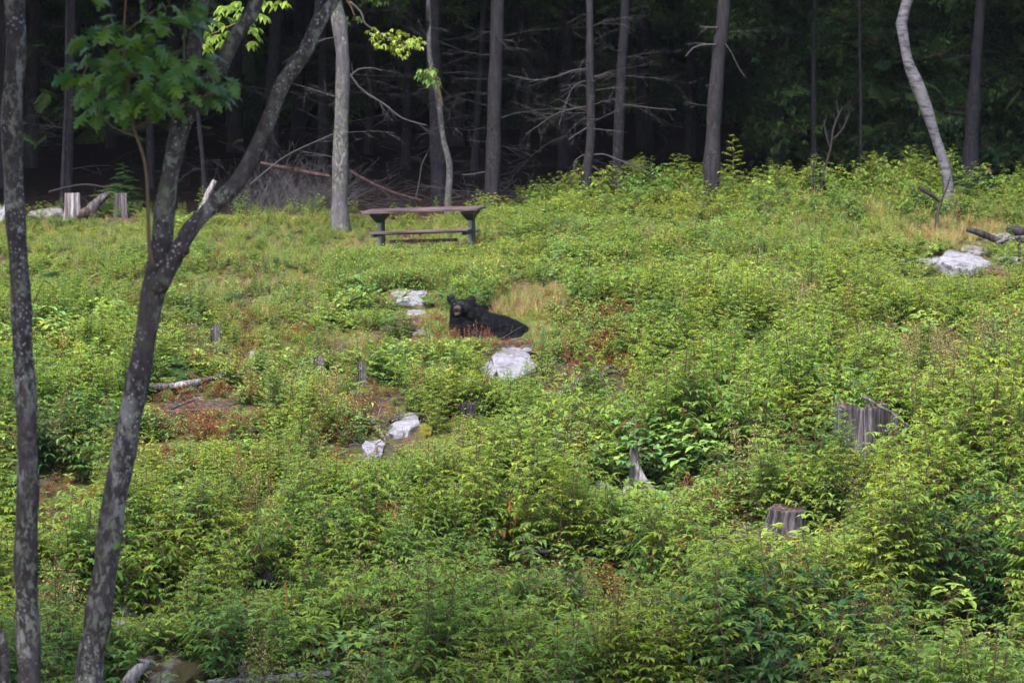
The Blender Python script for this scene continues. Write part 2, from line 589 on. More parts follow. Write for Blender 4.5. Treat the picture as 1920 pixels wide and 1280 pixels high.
def build_haze():  # added volume that lifts the forest blacks like a lens veil
    m, nt, out = nmat('added veil haze')
    v = N(nt, 'ShaderNodeVolumePrincipled')
    v.inputs['Color'].default_value = (0.7, 0.8, 1.0, 1)
    v.inputs['Density'].default_value = HAZE
    v.inputs['Anisotropy'].default_value = 0.0
    nt.links.new(v.outputs[0], out.inputs['Volume'])
    bm = bmesh.new()
    bmesh.ops.create_cube(bm, size=1)
    me = bpy.data.meshes.new('haze')
    bm.to_mesh(me)
    bm.free()
    z0, z1 = CZ - 14, CZ + 40
    link('haze', me, m, None, (0, 160, (z0 + z1) / 2), None, (340, 350, z1 - z0), kind='stuff', label='thin haze added to lift the dark forest tones', category='haze')


if HAZE > 0:
    build_haze()

# ------------------------------------------------------------------ plant prototypes
def sapling_parts(h, nst, leafL, leafW, spread, yng=0.5, dead=0.02, droop=0.55, broad=False, dens=1.0):
    """stems with arching alternate leaves in tiers; returns (foliage, stems)"""
    fo, st = MB(), MB()
    for s_ in range(nst):
        az = R.uniform(0, 6.28)
        lean = R.uniform(0.02, spread) if nst > 1 else R.uniform(0, 0.15)
        hh = h * R.uniform(0.72, 1.0) if nst > 1 else h
        pts = []
        p = Vector((R.uniform(-.04, .04), R.uniform(-.04, .04), -0.05))
        d = Vector((math.cos(az) * lean, math.sin(az) * lean, 1)).normalized()
        k = 7
        for i in range(k + 1):
            pts.append(p.copy())
            p = p + d * (hh / k)
            d = (d + Vector((R.uniform(-.07, .07), R.uniform(-.07, .07), 0.03))).normalized()
        st.tube(pts, [0.006 * (1 - i / k * 0.7) * (h / 0.8) for i in range(k + 1)], 4, cap=False)

        def along(t):
            f = t * k
            i = min(int(f), k - 1)
            return pts[i].lerp(pts[i + 1], f - i)
        nb = int(hh / 0.05 * dens)
        for j in range(nb):
            t = 0.14 + 0.86 * (j + R.random() * 0.5) / nb
            base = along(t)
            a = az + j * 2.4 + R.uniform(-.4, .4)
            rad = Vector((math.cos(a), math.sin(a), 0))
            bl = hh * (0.36 if hh < .55 else 0.23) * (1.1 - t) * R.uniform(0.55, 1.1) + 0.03
            nl = max(1, int(bl / (leafL * 0.42)))
            d2 = (rad + Vector((0, 0, R.uniform(0.25, 0.7)))).normalized()
            q = base.copy()
            bp = [q.copy()]
            for n_ in range(nl):
                q = q + d2 * (bl / nl)
                d2 = (d2 + Vector((0, 0, -0.07))).normalized()
                bp.append(q.copy())
                yy = min(1, max(0, yng * 0.5 + 0.75 * (t - 0.45) + 0.35 * (n_ / max(nl, 1)) + R.uniform(-.2, .2)))
                dd_ = 1.0 if R.random() < dead * (1.6 - t) else 0.0
                for sgn in ((1, -1) if nl > 1 else (1,)):
                    sd_ = Vector((-math.sin(a), math.cos(a), 0)) * sgn
                    ld = (d2 * R.uniform(0.3, 0.9) + sd_ * R.uniform(0.5, 1.0) + Vector((0, 0, R.uniform(-.05, .25)))).normalized()
                    LL = leafL * R.uniform(0.65, 1.12) * (0.75 if t > 0.93 else 1)
                    fo.leaf(q, ld, (0, 0, 1), LL, LL * leafW / leafL * R.uniform(.85, 1.15), droop * R.uniform(0.5, 1.4), R.uniform(.1, .4), (yy, R.random(), dd_))
            st.tube(bp, 0.0025, 3, cap=False) if len(bp) > 1 else None
        # crown of the shoot
        for n_ in range(5):
            a = R.uniform(0, 6.28)
            fo.leaf(pts[-1], (math.cos(a), math.sin(a), R.uniform(.1, .9)), (0, 0, 1), leafL * R.uniform(.5, .85), leafW * .7, droop, .3, (min(1, yng + .4), R.random(), 0))
    return fo, st


def fern_parts(n=6, L=0.5):
    fo, st = MB(), MB()
    for i in range(n):
        a = i * 6.28 / n + R.uniform(-.4, .4)
        d = Vector((math.cos(a) * 0.5, math.sin(a) * 0.5, 1)).normalized()
        p = Vector((0, 0, -0.02))
        k = 15
        LL = L * R.uniform(.75, 1.1)
        yy = R.uniform(.3, 1)
        pts = []
        dd_ = 0.0
        for j in range(k):
            t = j / k
            pts.append(p.copy())
            p = p + d * (LL / k)
            d = (d + Vector((math.cos(a), math.sin(a), -0.55)) * 0.075).normalized()
            if t > 0.2:
                wv = LL * 0.34 * math.sin((t - 0.12) * 3.3) * (1.15 - t)
                sd_ = Vector((-math.sin(a), math.cos(a), 0))
                for s_ in (1, -1):
                    fo.leaf(p, sd_ * s_ + d * 0.35 + Vector((0, 0, -.1)), (0, 0, 1), max(wv, .02), 0.026, 0.25, .1, (yy, R.random(), dd_))
        st.tube(pts, 0.003, 3, cap=False)
    return fo, st


def grass_parts(n=38, h=0.35, dead=0.2, seed=0.0):
    fo, st = MB(), MB()
    for i in range(n):
        a = R.uniform(0, 6.28)
        r = R.uniform(0, .09)
        ln = R.uniform(.05, .5)
        dd_ = 1.0 if R.random() < dead else 0.0
        fo.blade((math.cos(a) * r, math.sin(a) * r, -.02), (math.cos(a) * ln, math.sin(a) * ln, 1), h * R.uniform(.5, 1.15), 0.0075, R.uniform(.2, .8), (R.uniform(.1, 1), R.random(), dd_), 4)
    return fo, st


def seed_parts(n=9, h=0.5, dead=0.0, head=0.16):
    """wiry stalks with a haze of tiny seeds"""
    fo, st = MB(), MB()
    for i in range(n):
        a = R.uniform(0, 6.28)
        ln = R.uniform(.02, .3)
        p = Vector((R.uniform(-.05, .05), R.uniform(-.05, .05), 0))
        d = Vector((math.cos(a) * ln, math.sin(a) * ln, 1)).normalized()
        hh = h * R.uniform(.6, 1.05)
        st.tube([p, p + d * hh * .5, p + d * hh], 0.0022, 3, cap=False)
        for j in range(34):
            t = R.uniform(1 - head / h * 1.6, 1.0)
            q = p + d * hh * t + Vector((R.gauss(0, .022), R.gauss(0, .022), R.gauss(0, .012))) * (1.5 - t)
            fo.leaf(q, (R.uniform(-1, 1), R.uniform(-1, 1), R.uniform(-.3, 1)), (0, 0, 1), R.uniform(.012, .022), .009, .2, .2, (R.random(), R.random(), 1.0 if R.random() < dead else 0.0))
        for j in range(4):
            a2 = R.uniform(0, 6.28)
            fo.leaf(p + d * hh * R.uniform(.05, .5), (math.cos(a2), math.sin(a2), .5), (0, 0, 1), .05, .014, .4, .2, (R.random() * .5, R.random(), 1.0 if R.random() < dead * .6 else 0.0))
    return fo, st


def weed_parts(n=46, h=0.22, dead=0.15, L=.035):
    fo, st = MB(), MB()
    for i in range(n):
        a = R.uniform(0, 6.28)
        r = abs(R.gauss(0, .11))
        z = h * R.uniform(.1, 1) * max(.3, 1 - r * 2)
        p = Vector((math.cos(a) * r, math.sin(a) * r, z))
        if i % 3 == 0:
            st.tube([(p.x * .4, p.y * .4, 0), p], 0.002, 3, cap=False)
        dd_ = 1.0 if R.random() < dead else 0.0
        for j in range(4):
            b = R.uniform(0, 6.28)
            fo.leaf(p + Vector((R.uniform(-.02, .02), R.uniform(-.02, .02), R.uniform(-.03, .02))), (math.cos(b), math.sin(b), R.uniform(-.1, .7)), (0, 0, 1), L * R.uniform(.6, 1.3), L * .5, R.uniform(.2, .7), .25, (R.random(), R.random(), dd_))
    return fo, st


def hemlock_spray(L=1.0, n=22):
    """flat drooping bough of needled twigs"""
    fo, st = MB(), MB()
    d = Vector((1, 0, 0.05))
    p = Vector((0, 0, 0))
    pts = []
    for j in range(n):
        t = j / n
        pts.append(p.copy())
        p = p + d * (L / n)
        d = (d + Vector((0, R.uniform(-.05, .05), -0.03))).normalized()
        for s_ in (1, -1):
            wl_ = L * 0.42 * (1 - t) ** .7 * R.uniform(.6, 1.1) + .04
            dd = (Vector((.62, s_, R.uniform(-.15, .1)))).normalized()
            m_ = max(2, int(wl_ / .06))
            q = p.copy()
            for k in range(m_):
                q2 = q + dd * (wl_ / m_)
                for s2 in (1, -1):
                    fo.leaf(q, dd + Vector((-dd.y, dd.x, 0)) * s2 * .75 + Vector((0, 0, -.12)), (0, 0, 1), .085, .026, .35, .05, (min(1, max(0, (k / m_) * .7 - .15 + R.uniform(-.1, .2))), R.random(), 0))
                q = q2
                dd = (dd + Vector((0, 0, -.07))).normalized()
            fo.leaf(q, dd, (0, 0, 1), .09, .03, .4, .05, (R.uniform(.4, .9), R.random(), 0))
    st.tube(pts, [0.012 * (1 - .8 * i / n) for i in range(n)], 4, cap=False)
    return fo, st


PROTO = {}


def cloud_parts(r=.4, n=70, L=.09):
    fo, st = MB(), MB()
    c0 = [Vector((R.gauss(0, r * .45), R.gauss(0, r * .45), R.gauss(0, r * .22))) for _ in range(9)]
    for c in c0:
        st.tube([(0, 0, -r * .3), c], [.006, .002], 3, cap=False)
    for i in range(n):
        c = R.choice(c0) + Vector((R.gauss(0, .09), R.gauss(0, .09), R.gauss(0, .035)))
        a = R.uniform(0, 6.28)
        for j in range(3):
            fo.leaf(c, (math.cos(a + j * .8), math.sin(a + j * .8), R.uniform(-.6, .1)), (0, 0, 1), L * R.uniform(.6, 1.1), L * .5, .5, .2, (R.random() * .7, R.random(), 0))
    return fo, st


def oak_cloud(r=.6, n=60):
    fo, st = MB(), MB()
    for i in range(n):
        c = Vector((R.gauss(0, r * .5), R.gauss(0, r * .5), R.gauss(0, r * .3)))
        a = R.uniform(0, 6.28)
        for j in range(3):
            fo.leaf(c, (math.cos(a + j * .9), math.sin(a + j * .9), R.uniform(-.6, .2)), (0, 0, 1), .17, .13, .35, .15, (R.random() * .5, R.random(), 0))
    return fo, st




def proto(kind, fo, st, fmat):
    f = fo.mesh(kind + '_foliage')
    f.materials.append(M[fmat])
    s_ = st.mesh(kind + '_stem') if st.v else None
    if s_:
        s_.materials.append(M['stem'])
    PROTO.setdefault(kind, []).append((f, s_, max(v[2] for v in fo.v)))


for i in range(8):
    proto('sapling', *sapling_parts(R.uniform(.85, 1.1), R.choice([1, 2, 3, 3]), .053, .024, .32, yng=R.uniform(.2, .75), dead=.02, droop=R.uniform(.4, .75), dens=1.45), 'sapling')
for i in range(5):
    proto('bush', *sapling_parts(R.uniform(.5, .7), R.choice([4, 5, 6]), .055, .028, .9, yng=R.uniform(.1, .5), dead=.04, droop=.7, dens=1.15), 'sapling')
for i in range(4):
    proto('broad', *sapling_parts(R.uniform(.4, .6), 3, .072, .052, .7, yng=R.uniform(.3, .8), dead=.02, droop=.4, dens=.6), 'broad')
for i in range(3):
    proto('dark', *sapling_parts(R.uniform(.7, .9), 6, .08, .046, .8, yng=.1, dead=.0, droop=.6, dens=1.0), 'darkleaf')
for i in range(4):
    proto('fern', *fern_parts(R.choice([5, 6, 8]), R.uniform(.2, .3)), 'fern')
for i in range(4):
    proto('grass', *grass_parts(40, .36, .12), 'grass')
for i in range(3):
    proto('drygrass', *grass_parts(44, .33, .6), 'grass')
for i in range(3):
    proto('seed', *seed_parts(8, .5, .02), 'seed')
for i in range(3):
    proto('redseed', *seed_parts(5, .34, .85, .2), 'seed')
for i in range(5):
    proto('weed', *weed_parts(46, .24, .08), 'weed')
for i in range(3):
    proto('redweed', *weed_parts(40, .18, .75, .03), 'weed')
for i in range(3):
    proto('hemlock', *hemlock_spray(1.0), 'hemlock')
for i in range(4):
    proto('understory', *cloud_parts(), 'understory')
for i in range(3):
    proto('crown', *oak_cloud(), 'oakleaf')

# ------------------------------------------------------------------ instancing of uncountable plants
HID = bpy.data.collections.new('plant_library')


def scatter_object(name, kind, pts, rots, scls, props):
    """one object that carries many plants of one kind (geometry nodes over points)"""
    cname = kind + '_library'
    col = bpy.data.collections.get(cname)
    if col is None:
        col = bpy.data.collections.new(cname)
        for i, (f, s_, h) in enumerate(PROTO[kind]):
            if s_:
                me = bpy.data.meshes.new(f'{kind}_{i}')
                bm = bmesh.new()
                bm.from_mesh(f)
                nf = len(bm.faces)
                bm.from_mesh(s_)
                bm.faces.ensure_lookup_table()
                for k in range(nf, len(bm.faces)):
                    bm.faces[k].material_index = 1
                bm.to_mesh(me)
                bm.free()
                me.materials.append(f.materials[0])
                me.materials.append(M['stem'])
            else:
                me = f
            col.objects.link(bpy.data.objects.new(f'{kind}_{i:02d}', me))
    n = len(pts)
    me = bpy.data.meshes.new(name)
    me.from_pydata([tuple(p) for p in pts], [], [])
    a = me.attributes.new('rot', 'FLOAT_VECTOR', 'POINT')
    a.data.foreach_set('vector', np.asarray(rots, np.float32).ravel())
    a = me.attributes.new('scl', 'FLOAT_VECTOR', 'POINT')
    s3 = np.asarray(scls, np.float32)
    if s3.ndim == 1:
        s3 = np.repeat(s3[:, None], 3, 1)
    a.data.foreach_set('vector', s3.ravel())
    a = me.attributes.new('idx', 'INT', 'POINT')
    a.data.foreach_set('value', NR.randint(0, len(PROTO[kind]), n).astype(np.int32))
    ng = bpy.data.node_groups.new(name + '_nodes', 'GeometryNodeTree')
    ng.interface.new_socket('Geometry', in_out='INPUT', socket_type='NodeSocketGeometry')
    ng.interface.new_socket('Geometry', in_out='OUTPUT', socket_type='NodeSocketGeometry')
    nn, ll = ng.nodes, ng.links
    gi = nn.new('NodeGroupInput')
    go = nn.new('NodeGroupOutput')
    ci = nn.new('GeometryNodeCollectionInfo')
    ci.inputs[0].default_value = col
    ci.inputs[1].default_value = True
    ci.inputs[2].default_value = True
    io = nn.new('GeometryNodeInstanceOnPoints')
    io.inputs['Pick Instance'].default_value = True

    def attr(nm, t):
        x = nn.new('GeometryNodeInputNamedAttribute')
        x.data_type = t
        x.inputs[0].default_value = nm
        return [o for o in x.outputs if o.enabled][0]
    ll.new(gi.outputs[0], io.inputs['Points'])
    ll.new(ci.outputs[0], io.inputs['Instance'])
    ll.new(attr('idx', 'INT'), io.inputs['Instance Index'])
    e2r = nn.new('FunctionNodeEulerToRotation')
    ll.new(attr('rot', 'FLOAT_VECTOR'), e2r.inputs[0])
    ll.new(e2r.outputs[0], io.inputs['Rotation'])
    ll.new(attr('scl', 'FLOAT_VECTOR'), io.inputs['Scale'])
    ll.new(io.outputs[0], go.inputs[0])
    o = link(name, me, None, **props)
    md = o.modifiers.new('plants', 'NODES')
    md.node_group = ng
    return o


# ------------------------------------------------------------------ visible features that plants must not bury
# (x0, y0, x1, y1, distance, share of the plants that may still cross)
def YG(px, py):
    return hit(px, py).y


CLEAR = []


def clear(x0, y0, x1, y1, keep=0.0, Y=None):
    CLEAR.append((x0, y0, x1, y1, Y if Y else YG((x0 + x1) / 2, y1), keep))


clear(836, 548, 1004, 632, 0.0, 45.6)
clear(902, 646, 1008, 700, 0.22)
clear(732, 532, 802, 580, 0.02)
clear(766, 614, 808, 634, 0.02)
clear(722, 782, 815, 822, 0.03)
clear(678, 826, 722, 858, 0.05)
clear(1690, 474, 1872, 518, 0.03)
clear(1562, 752, 1702, 850, 0.22)
clear(1416, 938, 1512, 1000, 0.02)
clear(1156, 850, 1240, 916, 0.0)
clear(672, 372, 915, 436, 0.0, 50.5)
clear(278, 708, 472, 762, 0.0)
clear(275, 762, 475, 826, 0.06)
clear(78, 930, 150, 985, 0.3)
clear(118, 358, 244, 408, 0.10)
clear(202, 1096, 264, 1152, 0.0)
clear(225, 1212, 380, 1310, 0.1)
clear(640, 738, 740, 832, 0.08)
clear(860, 752, 896, 778, 0.05)
clear(664, 682, 688, 712, 0.35)
clear(392, 610, 414, 642, 0.45)
clear(586, 668, 610, 690, 0.5)
clear(1045, 678, 1165, 735, 0.12)
clear(366, 334, 410, 400, 0.05)
clear(1805, 415, 1925, 456, 0.1)
clear(1720, 345, 1775, 425, 0.2)
clear(960, 1062, 1070, 1082, 0.15)
clear(1000, 1085, 1110, 1140, 0.3)
clear(490, 1072, 514, 1100, 0.1)
clear(1760, 1200, 1850, 1270, 0.3)
clear(1000, 250, 1300, 352, 0.3, 57)
clear(380, 1258, 640, 1290, 0.2)

# bare or special patches on the ground, in photo pixels: (px, py, rx, ry, what)
PATCH = [
    (955, 690, 70, 42, 'rock'), (770, 562, 48, 34, 'path'), (775, 606, 46, 16, 'gold'), (830, 625, 30, 40, 'grassy'), (1015, 620, 40, 30, 'drygrass'), (788, 638, 26, 14, 'path'), (765, 520, 40, 22, 'drygrass'),
    (375, 778, 120, 56, 'debris'), (700, 775, 85, 40, 'debris'), (690, 850, 60, 26, 'debris'), (760, 805, 60, 22, 'rock'), (1120, 715, 95, 38, 'debris'),
    (1055, 640, 80, 60, 'redmix'), (1150, 640, 60, 40, 'redmix'), (280, 560, 60, 40, 'redmix'), (1500, 620, 90, 30, 'seed2'), (250, 880, 80, 40, 'redmix'), (640, 900, 60, 30, 'redmix'), (1290, 740, 60, 40, 'redmix'), (520, 640, 80, 40, 'redmix'), (1060, 1120, 80, 40, 'gold'), (1800, 445, 130, 30, 'drygrass'), (1810, 500, 90, 20, 'rock'), (1790, 700, 130, 45, 'seed'),
    (1760, 790, 100, 40, 'seed'), (640, 470, 70, 28, 'tan'), (560, 530, 50, 20, 'drygrass'), (450, 600, 60, 30, 'redmix'), (660, 650, 60, 26, 'drygrass'), (880, 470, 60, 20, 'drygrass'), (1250, 470, 60, 20, 'seed2'), (200, 540, 60, 30, 'seed2'), (430, 500, 50, 24, 'redmix'), (90, 960, 100, 70, 'debris'), (120, 1030, 60, 40, 'debris'),
    (560, 470, 160, 60, 'grassy'), (800, 480, 180, 50, 'grassy'), (500, 560, 150, 60, 'grassy'), (420, 690, 90, 30, 'redmix'), (900, 640, 60, 18, 'red'),
    (1000, 570, 80, 40, 'drygrass'), (1120, 880, 60, 40, 'redmix'), (1330, 960, 80, 50, 'redmix'), (720, 1200, 120, 60, 'seed2'), (1180, 1200, 130, 60, 'grassy'),
    (1600, 425, 160, 40, 'grassy'), (320, 640, 80, 40, 'fernish'), (600, 720, 90, 40, 'fernish'), (180, 450, 200, 40, 'grassy'),
    (470, 760, 60, 40, 'redmix'), (860, 860, 90, 40, 'seed2'), (330, 420, 60, 24, 'fernish'), (1170, 1130, 60, 60, 'debris'), (1390, 1040, 60, 50, 'debris'),
    (1196, 938, 44, 18, 'rock'), (1465, 1012, 60, 16, 'rock'), (1630, 892, 80, 18, 'rock'), (236, 1160, 40, 20, 'rock'), (315, 1300, 90, 50, 'rock'), (1800, 1130, 60, 60, 'hole'), (1790, 1240, 120, 50, 'hole'), (760, 1010, 70, 40, 'redmix'), (960, 1080, 60, 30, 'hole'), (90, 1230, 70, 50, 'seed2'),
]
PA = np.array([(a, b, c, d) for a, b, c, d, _ in PATCH], float)
PK = [e for *_, e in PATCH]

NPT = 30000
yy = 26.5 + (59.5 - 26.5) * NR.rand(NPT) ** 0.9
hw = (yy * 960 / F) * 1.12 + 0.8
xx = (NR.rand(NPT) * 2 - 1) * hw
# thin by width so that density per square metre stays even
keep = NR.rand(NPT) < hw / hw.max()
xx, yy = xx[keep], yy[keep]
zz = ground(xx, yy)
ppx, ppy = project(xx, yy, zz)
n1 = vnoise(xx, yy, 1.6, 3)
n2 = vnoise(xx, yy, 0.9, 4)
n3 = vnoise(xx, yy, 2.6, 5)
n4 = vnoise(xx, yy, 1.1, 6)
treeline = 56.0 + 0.9 * np.sin(xx * 0.7) + 0.6 * np.sin(xx * 1.9 + 1)
Hh = np.interp(ppy, [380, 440, 560, 700, 880, 1280, 1700], [0.34, 0.32, 0.36, 0.48, 0.62, 0.85, 0.95])
Hh = Hh * np.where(ppx > 1050, 1.25, 1.0) * np.where((ppy < 420) & (ppx > 1000), 1.35, 1.0)
Hh = Hh * (0.62 + 0.75 * NR.rand(len(xx))) * (0.7 + 0.6 * vnoise(xx, yy, 1.3, 9))
Hh = Hh * np.where((ppx < 800) & (ppy < 640), 0.85, 1.0)

LISTS = {}
INDIV = []


def choose(i):
    px, py = ppx[i], ppy[i]
    if yy[i] > treeline[i]:
        return (None, 0) if NR.rand() < (.75 if px > 1000 else .93) or yy[i] > treeline[i] + 1.8 else (('bush', 1.0) if NR.rand() < .5 else ('sapling', .9))
    r = NR.rand()
    dd = ((px - PA[:, 0]) / PA[:, 2]) ** 2 + ((py - PA[:, 1]) / PA[:, 3]) ** 2
    j = int(np.argmin(dd))
    if dd[j] < 1 + 0.5 * (n2[i] - 0.5):
        k = PK[j]
        if k == 'rock' or k == 'hole':
            return ('weed', .5) if r < .06 else (None, 0)
        if k == 'path':
            return ('drygrass', .35) if r < .3 else (('redweed', .6) if r < .4 else (None, 0))
        if k == 'gold':
            return ('drygrass', .45) if r < .75 else ('weed', .5)
        if k == 'debris':
            return ('redweed', .8) if r < .3 else (('weed', .6) if r < .42 else (('redseed', .6) if r < .5 else (('bush', .4) if r < .53 else (None, 0))))
        if k == 'redmix':
            return ('redweed', 1.1) if r < .35 else (('redseed', 1) if r < .5 else (('weed', 1.1) if r < .8 else ('bush', .5)))
        if k == 'red':
            return ('redseed', .8) if r < .6 else ('redweed', .8)
        if k == 'drygrass':
            return ('drygrass', .8) if r < .6 else (('redweed', .9) if r < .75 else (('grass', .8) if r < .9 else ('weed', .9)))
        if k == 'tan':
            return ('drygrass', 1.0) if r < .9 else ('grass', 1)
        if k == 'seed':
            return ('seed', 1.0) if r < .55 else (('weed', 1.2) if r < .75 else (('redseed', 1.1) if r < .85 else ('drygrass', 1)))
        if k == 'seed2':
            return ('seed', 1.1) if r < .25 else (('weed', 1.3) if r < .5 else (('fern', 1) if r < .6 else ('bush', .8)))
        if k == 'grassy':
            return ('grass', 1.0) if r < .3 else (('drygrass', .9) if r < .4 else (('weed', 1.2) if r < .7 else (('bush', .7) if r < .85 else (('sapling', .5) if r < .93 else ('seed', .6)))))
        if k == 'fernish':
            return ('fern', .6) if r < .1 else (('weed', 1.1) if r < .7 else ('broad', .7))
    upper = py < 560
    if upper:
        if n1[i] > .55:
            return ('fern', .6) if r < .12 else (('weed', 1.2) if r < .5 else (('broad', .7) if r < .65 else (('bush', .7) if r < .85 else ('sapling', .55))))
        if n3[i] > .6:
            return ('grass', 1) if r < .2 else (('weed', 1.1) if r < .6 else (('bush', .8) if r < .85 else ('sapling', .7)))
        return ('weed', 1.2) if r < .35 else (('fern', .6) if r < .42 else (('broad', .8) if r < .52 else (('grass', .9) if r < .72 else (('bush', .8) if r < .85 else (('seed', .8) if r < .92 else ('sapling', .6))))))
    if n3[i] > .8 and n1[i] < .5 and r < .35:
        return ('dark', .8)
    if n1[i] > .62:
        return ('bush', 1.0) if r < .4 else (('sapling', 1.0) if r < .65 else (('weed', 1.2) if r < .88 else ('broad', .8)))
    if n4[i] > .72:
        return ('broad', 1.0) if r < .5 else (('weed', 1.2) if r < .8 else ('fern', .9))
    if n2[i] < .2:
        return ('weed', 1.2) if r < .5 else (('seed', 1) if r < .65 else (('redseed', 1) if r < .7 else ('grass', 1)))
    return ('sapling', 1.05) if r < .44 else (('bush', .9) if r < .6 else (('weed', 1.2) if r < .78 else (('seed', 1.0) if r < .86 else (('redweed', 1.6) if r < .9 else (('grass', 1.2) if r < .95 else (('redseed', 1.2) if r < .975 else ('broad', .9)))))))


NATH = {k: float(np.mean([h for _, _, h in v])) for k, v in PROTO.items() if k not in ('hemlock', 'understory', 'crown')}
HF = {'sapling': 1.0, 'bush': .8, 'broad': .72, 'dark': .95, 'fern': .6, 'grass': .55, 'drygrass': .5, 'seed': .75, 'redseed': .5, 'weed': .42, 'redweed': .3}
cand = []
for i in range(len(xx)):
    k, hm = choose(i)
    if k is None:
        continue
    h = Hh[i] * HF[k] * hm * (0.85 + 0.5 * n3[i])
    s = h / NATH[k]
    s = min(max(s, 0.25), 1.7 if k != 'fern' else 1.2)
    # woody plants never grow much above their kind's own size
    wpx = (0.6 if k == 'broad' else 0.45 if k in ('dark', 'bush') else 0.33) * s * F / yy[i] * (1.0 if k in ('sapling', 'fern', 'broad', 'bush', 'dark') else 0.6)
    ok = True
    for (x0, y0, x1, y1, Yf, kp) in CLEAR:
        if yy[i] > Yf - 0.1 or ppx[i] + wpx < x0 or ppx[i] - wpx > x1:
            continue
        _, ty = project(xx[i], yy[i], zz[i] + NATH[k] * s)
        if ty < y1 and ppy[i] > y0:
            if kp > 0 and NR.rand() < kp:
                continue
            mh = (ppy[i] - y1) * yy[i] / F
            if mh < 0.07:
                ok = False
                break
            s = min(s, mh / NATH[k])
    if not ok or s < .12:
        continue
    cand.append((k, xx[i], yy[i], zz[i], s, ppx[i], ppy[i]))

for _ in range(1200):
    ty_ = NR.uniform(47.0, 49.85)
    tx_ = NR.uniform(-2.6, -.1)
    k_ = ['grass', 'weed', 'bush', 'sapling', 'drygrass'][int(NR.choice(5, p=[.4, .3, .14, .1, .06]))]
    z_ = float(ground(tx_, ty_))
    _, lim_ = project(tx_, ty_, z_)
    mh_ = (lim_ - (441 + NR.uniform(-5, 14))) * ty_ / F
    s_ = min(mh_, .34) * NR.uniform(.75, 1.0) / NATH[k_]
    a_, b_ = project(tx_, ty_, z_)
    if s_ > .1:
        cand.append((k_, tx_, ty_, z_, s_, float(a_), float(b_)))

for _ in range(230):
    r_ = NR.rand()
    bx, by, lim0 = (NR.uniform(800, 846), NR.uniform(600, 668), 560) if r_ < .35 else ((NR.uniform(1004, 1060), NR.uniform(612, 668), 600) if r_ < .65 else (NR.uniform(842, 930), NR.uniform(642, 662), 628))
    q_ = hit(bx, by)
    k_ = ['grass', 'weed', 'drygrass', 'redweed'][int(NR.choice(4, p=[.45, .3, .15, .1]))]
    mh_ = (by - lim0) * q_.y / F
    s_ = min(mh_, .26) * NR.uniform(.7, 1.0) / NATH[k_]
    if s_ > .1:
        cand.append((k_, q_.x, q_.y, q_.z, s_, bx, by))

# ------------------------------------------------------------------ landmarks used to say where a plant stands
MARKS = [
    ('the black bear', 915, 595), ('the picnic table', 795, 415), ('the white slab', 955, 680), ('the stepped ledges left of the bear', 765, 560),
    ('the mossy white rock', 765, 800), ('the pale rock below the mossy one', 700, 842), ('the large split grey stump', 1630, 800), ('the round cut stump', 1462, 965),
    ('the pointed grey stump shard', 1192, 890), ('the upturned grey root', 1120, 705), ('the fallen grey log', 370, 735), ('the pale boulder at the right', 1810, 497),
    ('the dark charred log', 1860, 440), ('the small dark stump mid slope', 877, 766), ('the thin upright snag', 678, 700), ('the curved white rock', 235, 1122),
    ('the mossy boulder at the lower left', 310, 1250), ('the fork of the tree', 320, 520), ('the left lichen covered trunk', 50, 800), ('the leaning birch', 1770, 330),
    ('the dark leafy shrub', 600, 960), ('the brown gap at the lower centre', 1055, 1120), ('the tan seed patch', 1770, 740), ('the dark gap at the lower right', 1800, 1150),
    ('the two cut stumps at the top left', 180, 390), ('the bare dead sapling', 1562, 270), ('the tan grass left of the table', 640, 470), ('the small dark log at the lower centre', 1015, 1072),
    ('the bottom centre edge', 900, 1265), ('the bottom right corner', 1860, 1265), ('the bright sapling by the forest', 1375, 320),
]
ADJ = {'sapling': 'leafy sapling', 'bush': 'leafy bush', 'broad': 'broad leaved plant', 'dark': 'dark green shrub', 'fern': 'fern'}
CATN = {'sapling': 'sapling', 'bush': 'bush', 'broad': 'plant', 'dark': 'shrub', 'fern': 'fern'}
NAMEN = {'sapling': 'sapling', 'bush': 'bush', 'broad': 'broadleaf_plant', 'dark': 'shrub', 'fern': 'fern'}
GRP = {'sapling': 'saplings growing in the clearing', 'bush': 'bushes growing in the clearing', 'broad': 'broad leaved plants in the clearing', 'dark': 'dark shrubs in the clearing', 'fern': 'ferns in the clearing'}


def plant_label(k, px, py, tall):
    best = min(MARKS, key=lambda m: (m[1] - px) ** 2 + ((m[2] - py) * 1.2) ** 2)
    dx, dy = px - best[1], py - best[2]
    dist = math.hypot(dx, dy)
    if abs(dx) > abs(dy) * 1.8:
        rel = 'left of' if dx < 0 else 'right of'
    elif abs(dy) > abs(dx) * 1.8:
        rel = 'above' if dy < 0 else 'below'
    else:
        rel = ('above and ' if dy < 0 else 'below and ') + ('left of' if dx < 0 else 'right of')
    if dist < 70:
        rel = 'close ' + rel
    elif dist > 170:
        rel = 'well ' + rel
    return f"{'tall' if tall else 'short'} {'yellow green ' if k in ('sapling', 'fern') else ''}{ADJ[k]} {rel} {best[0]}"


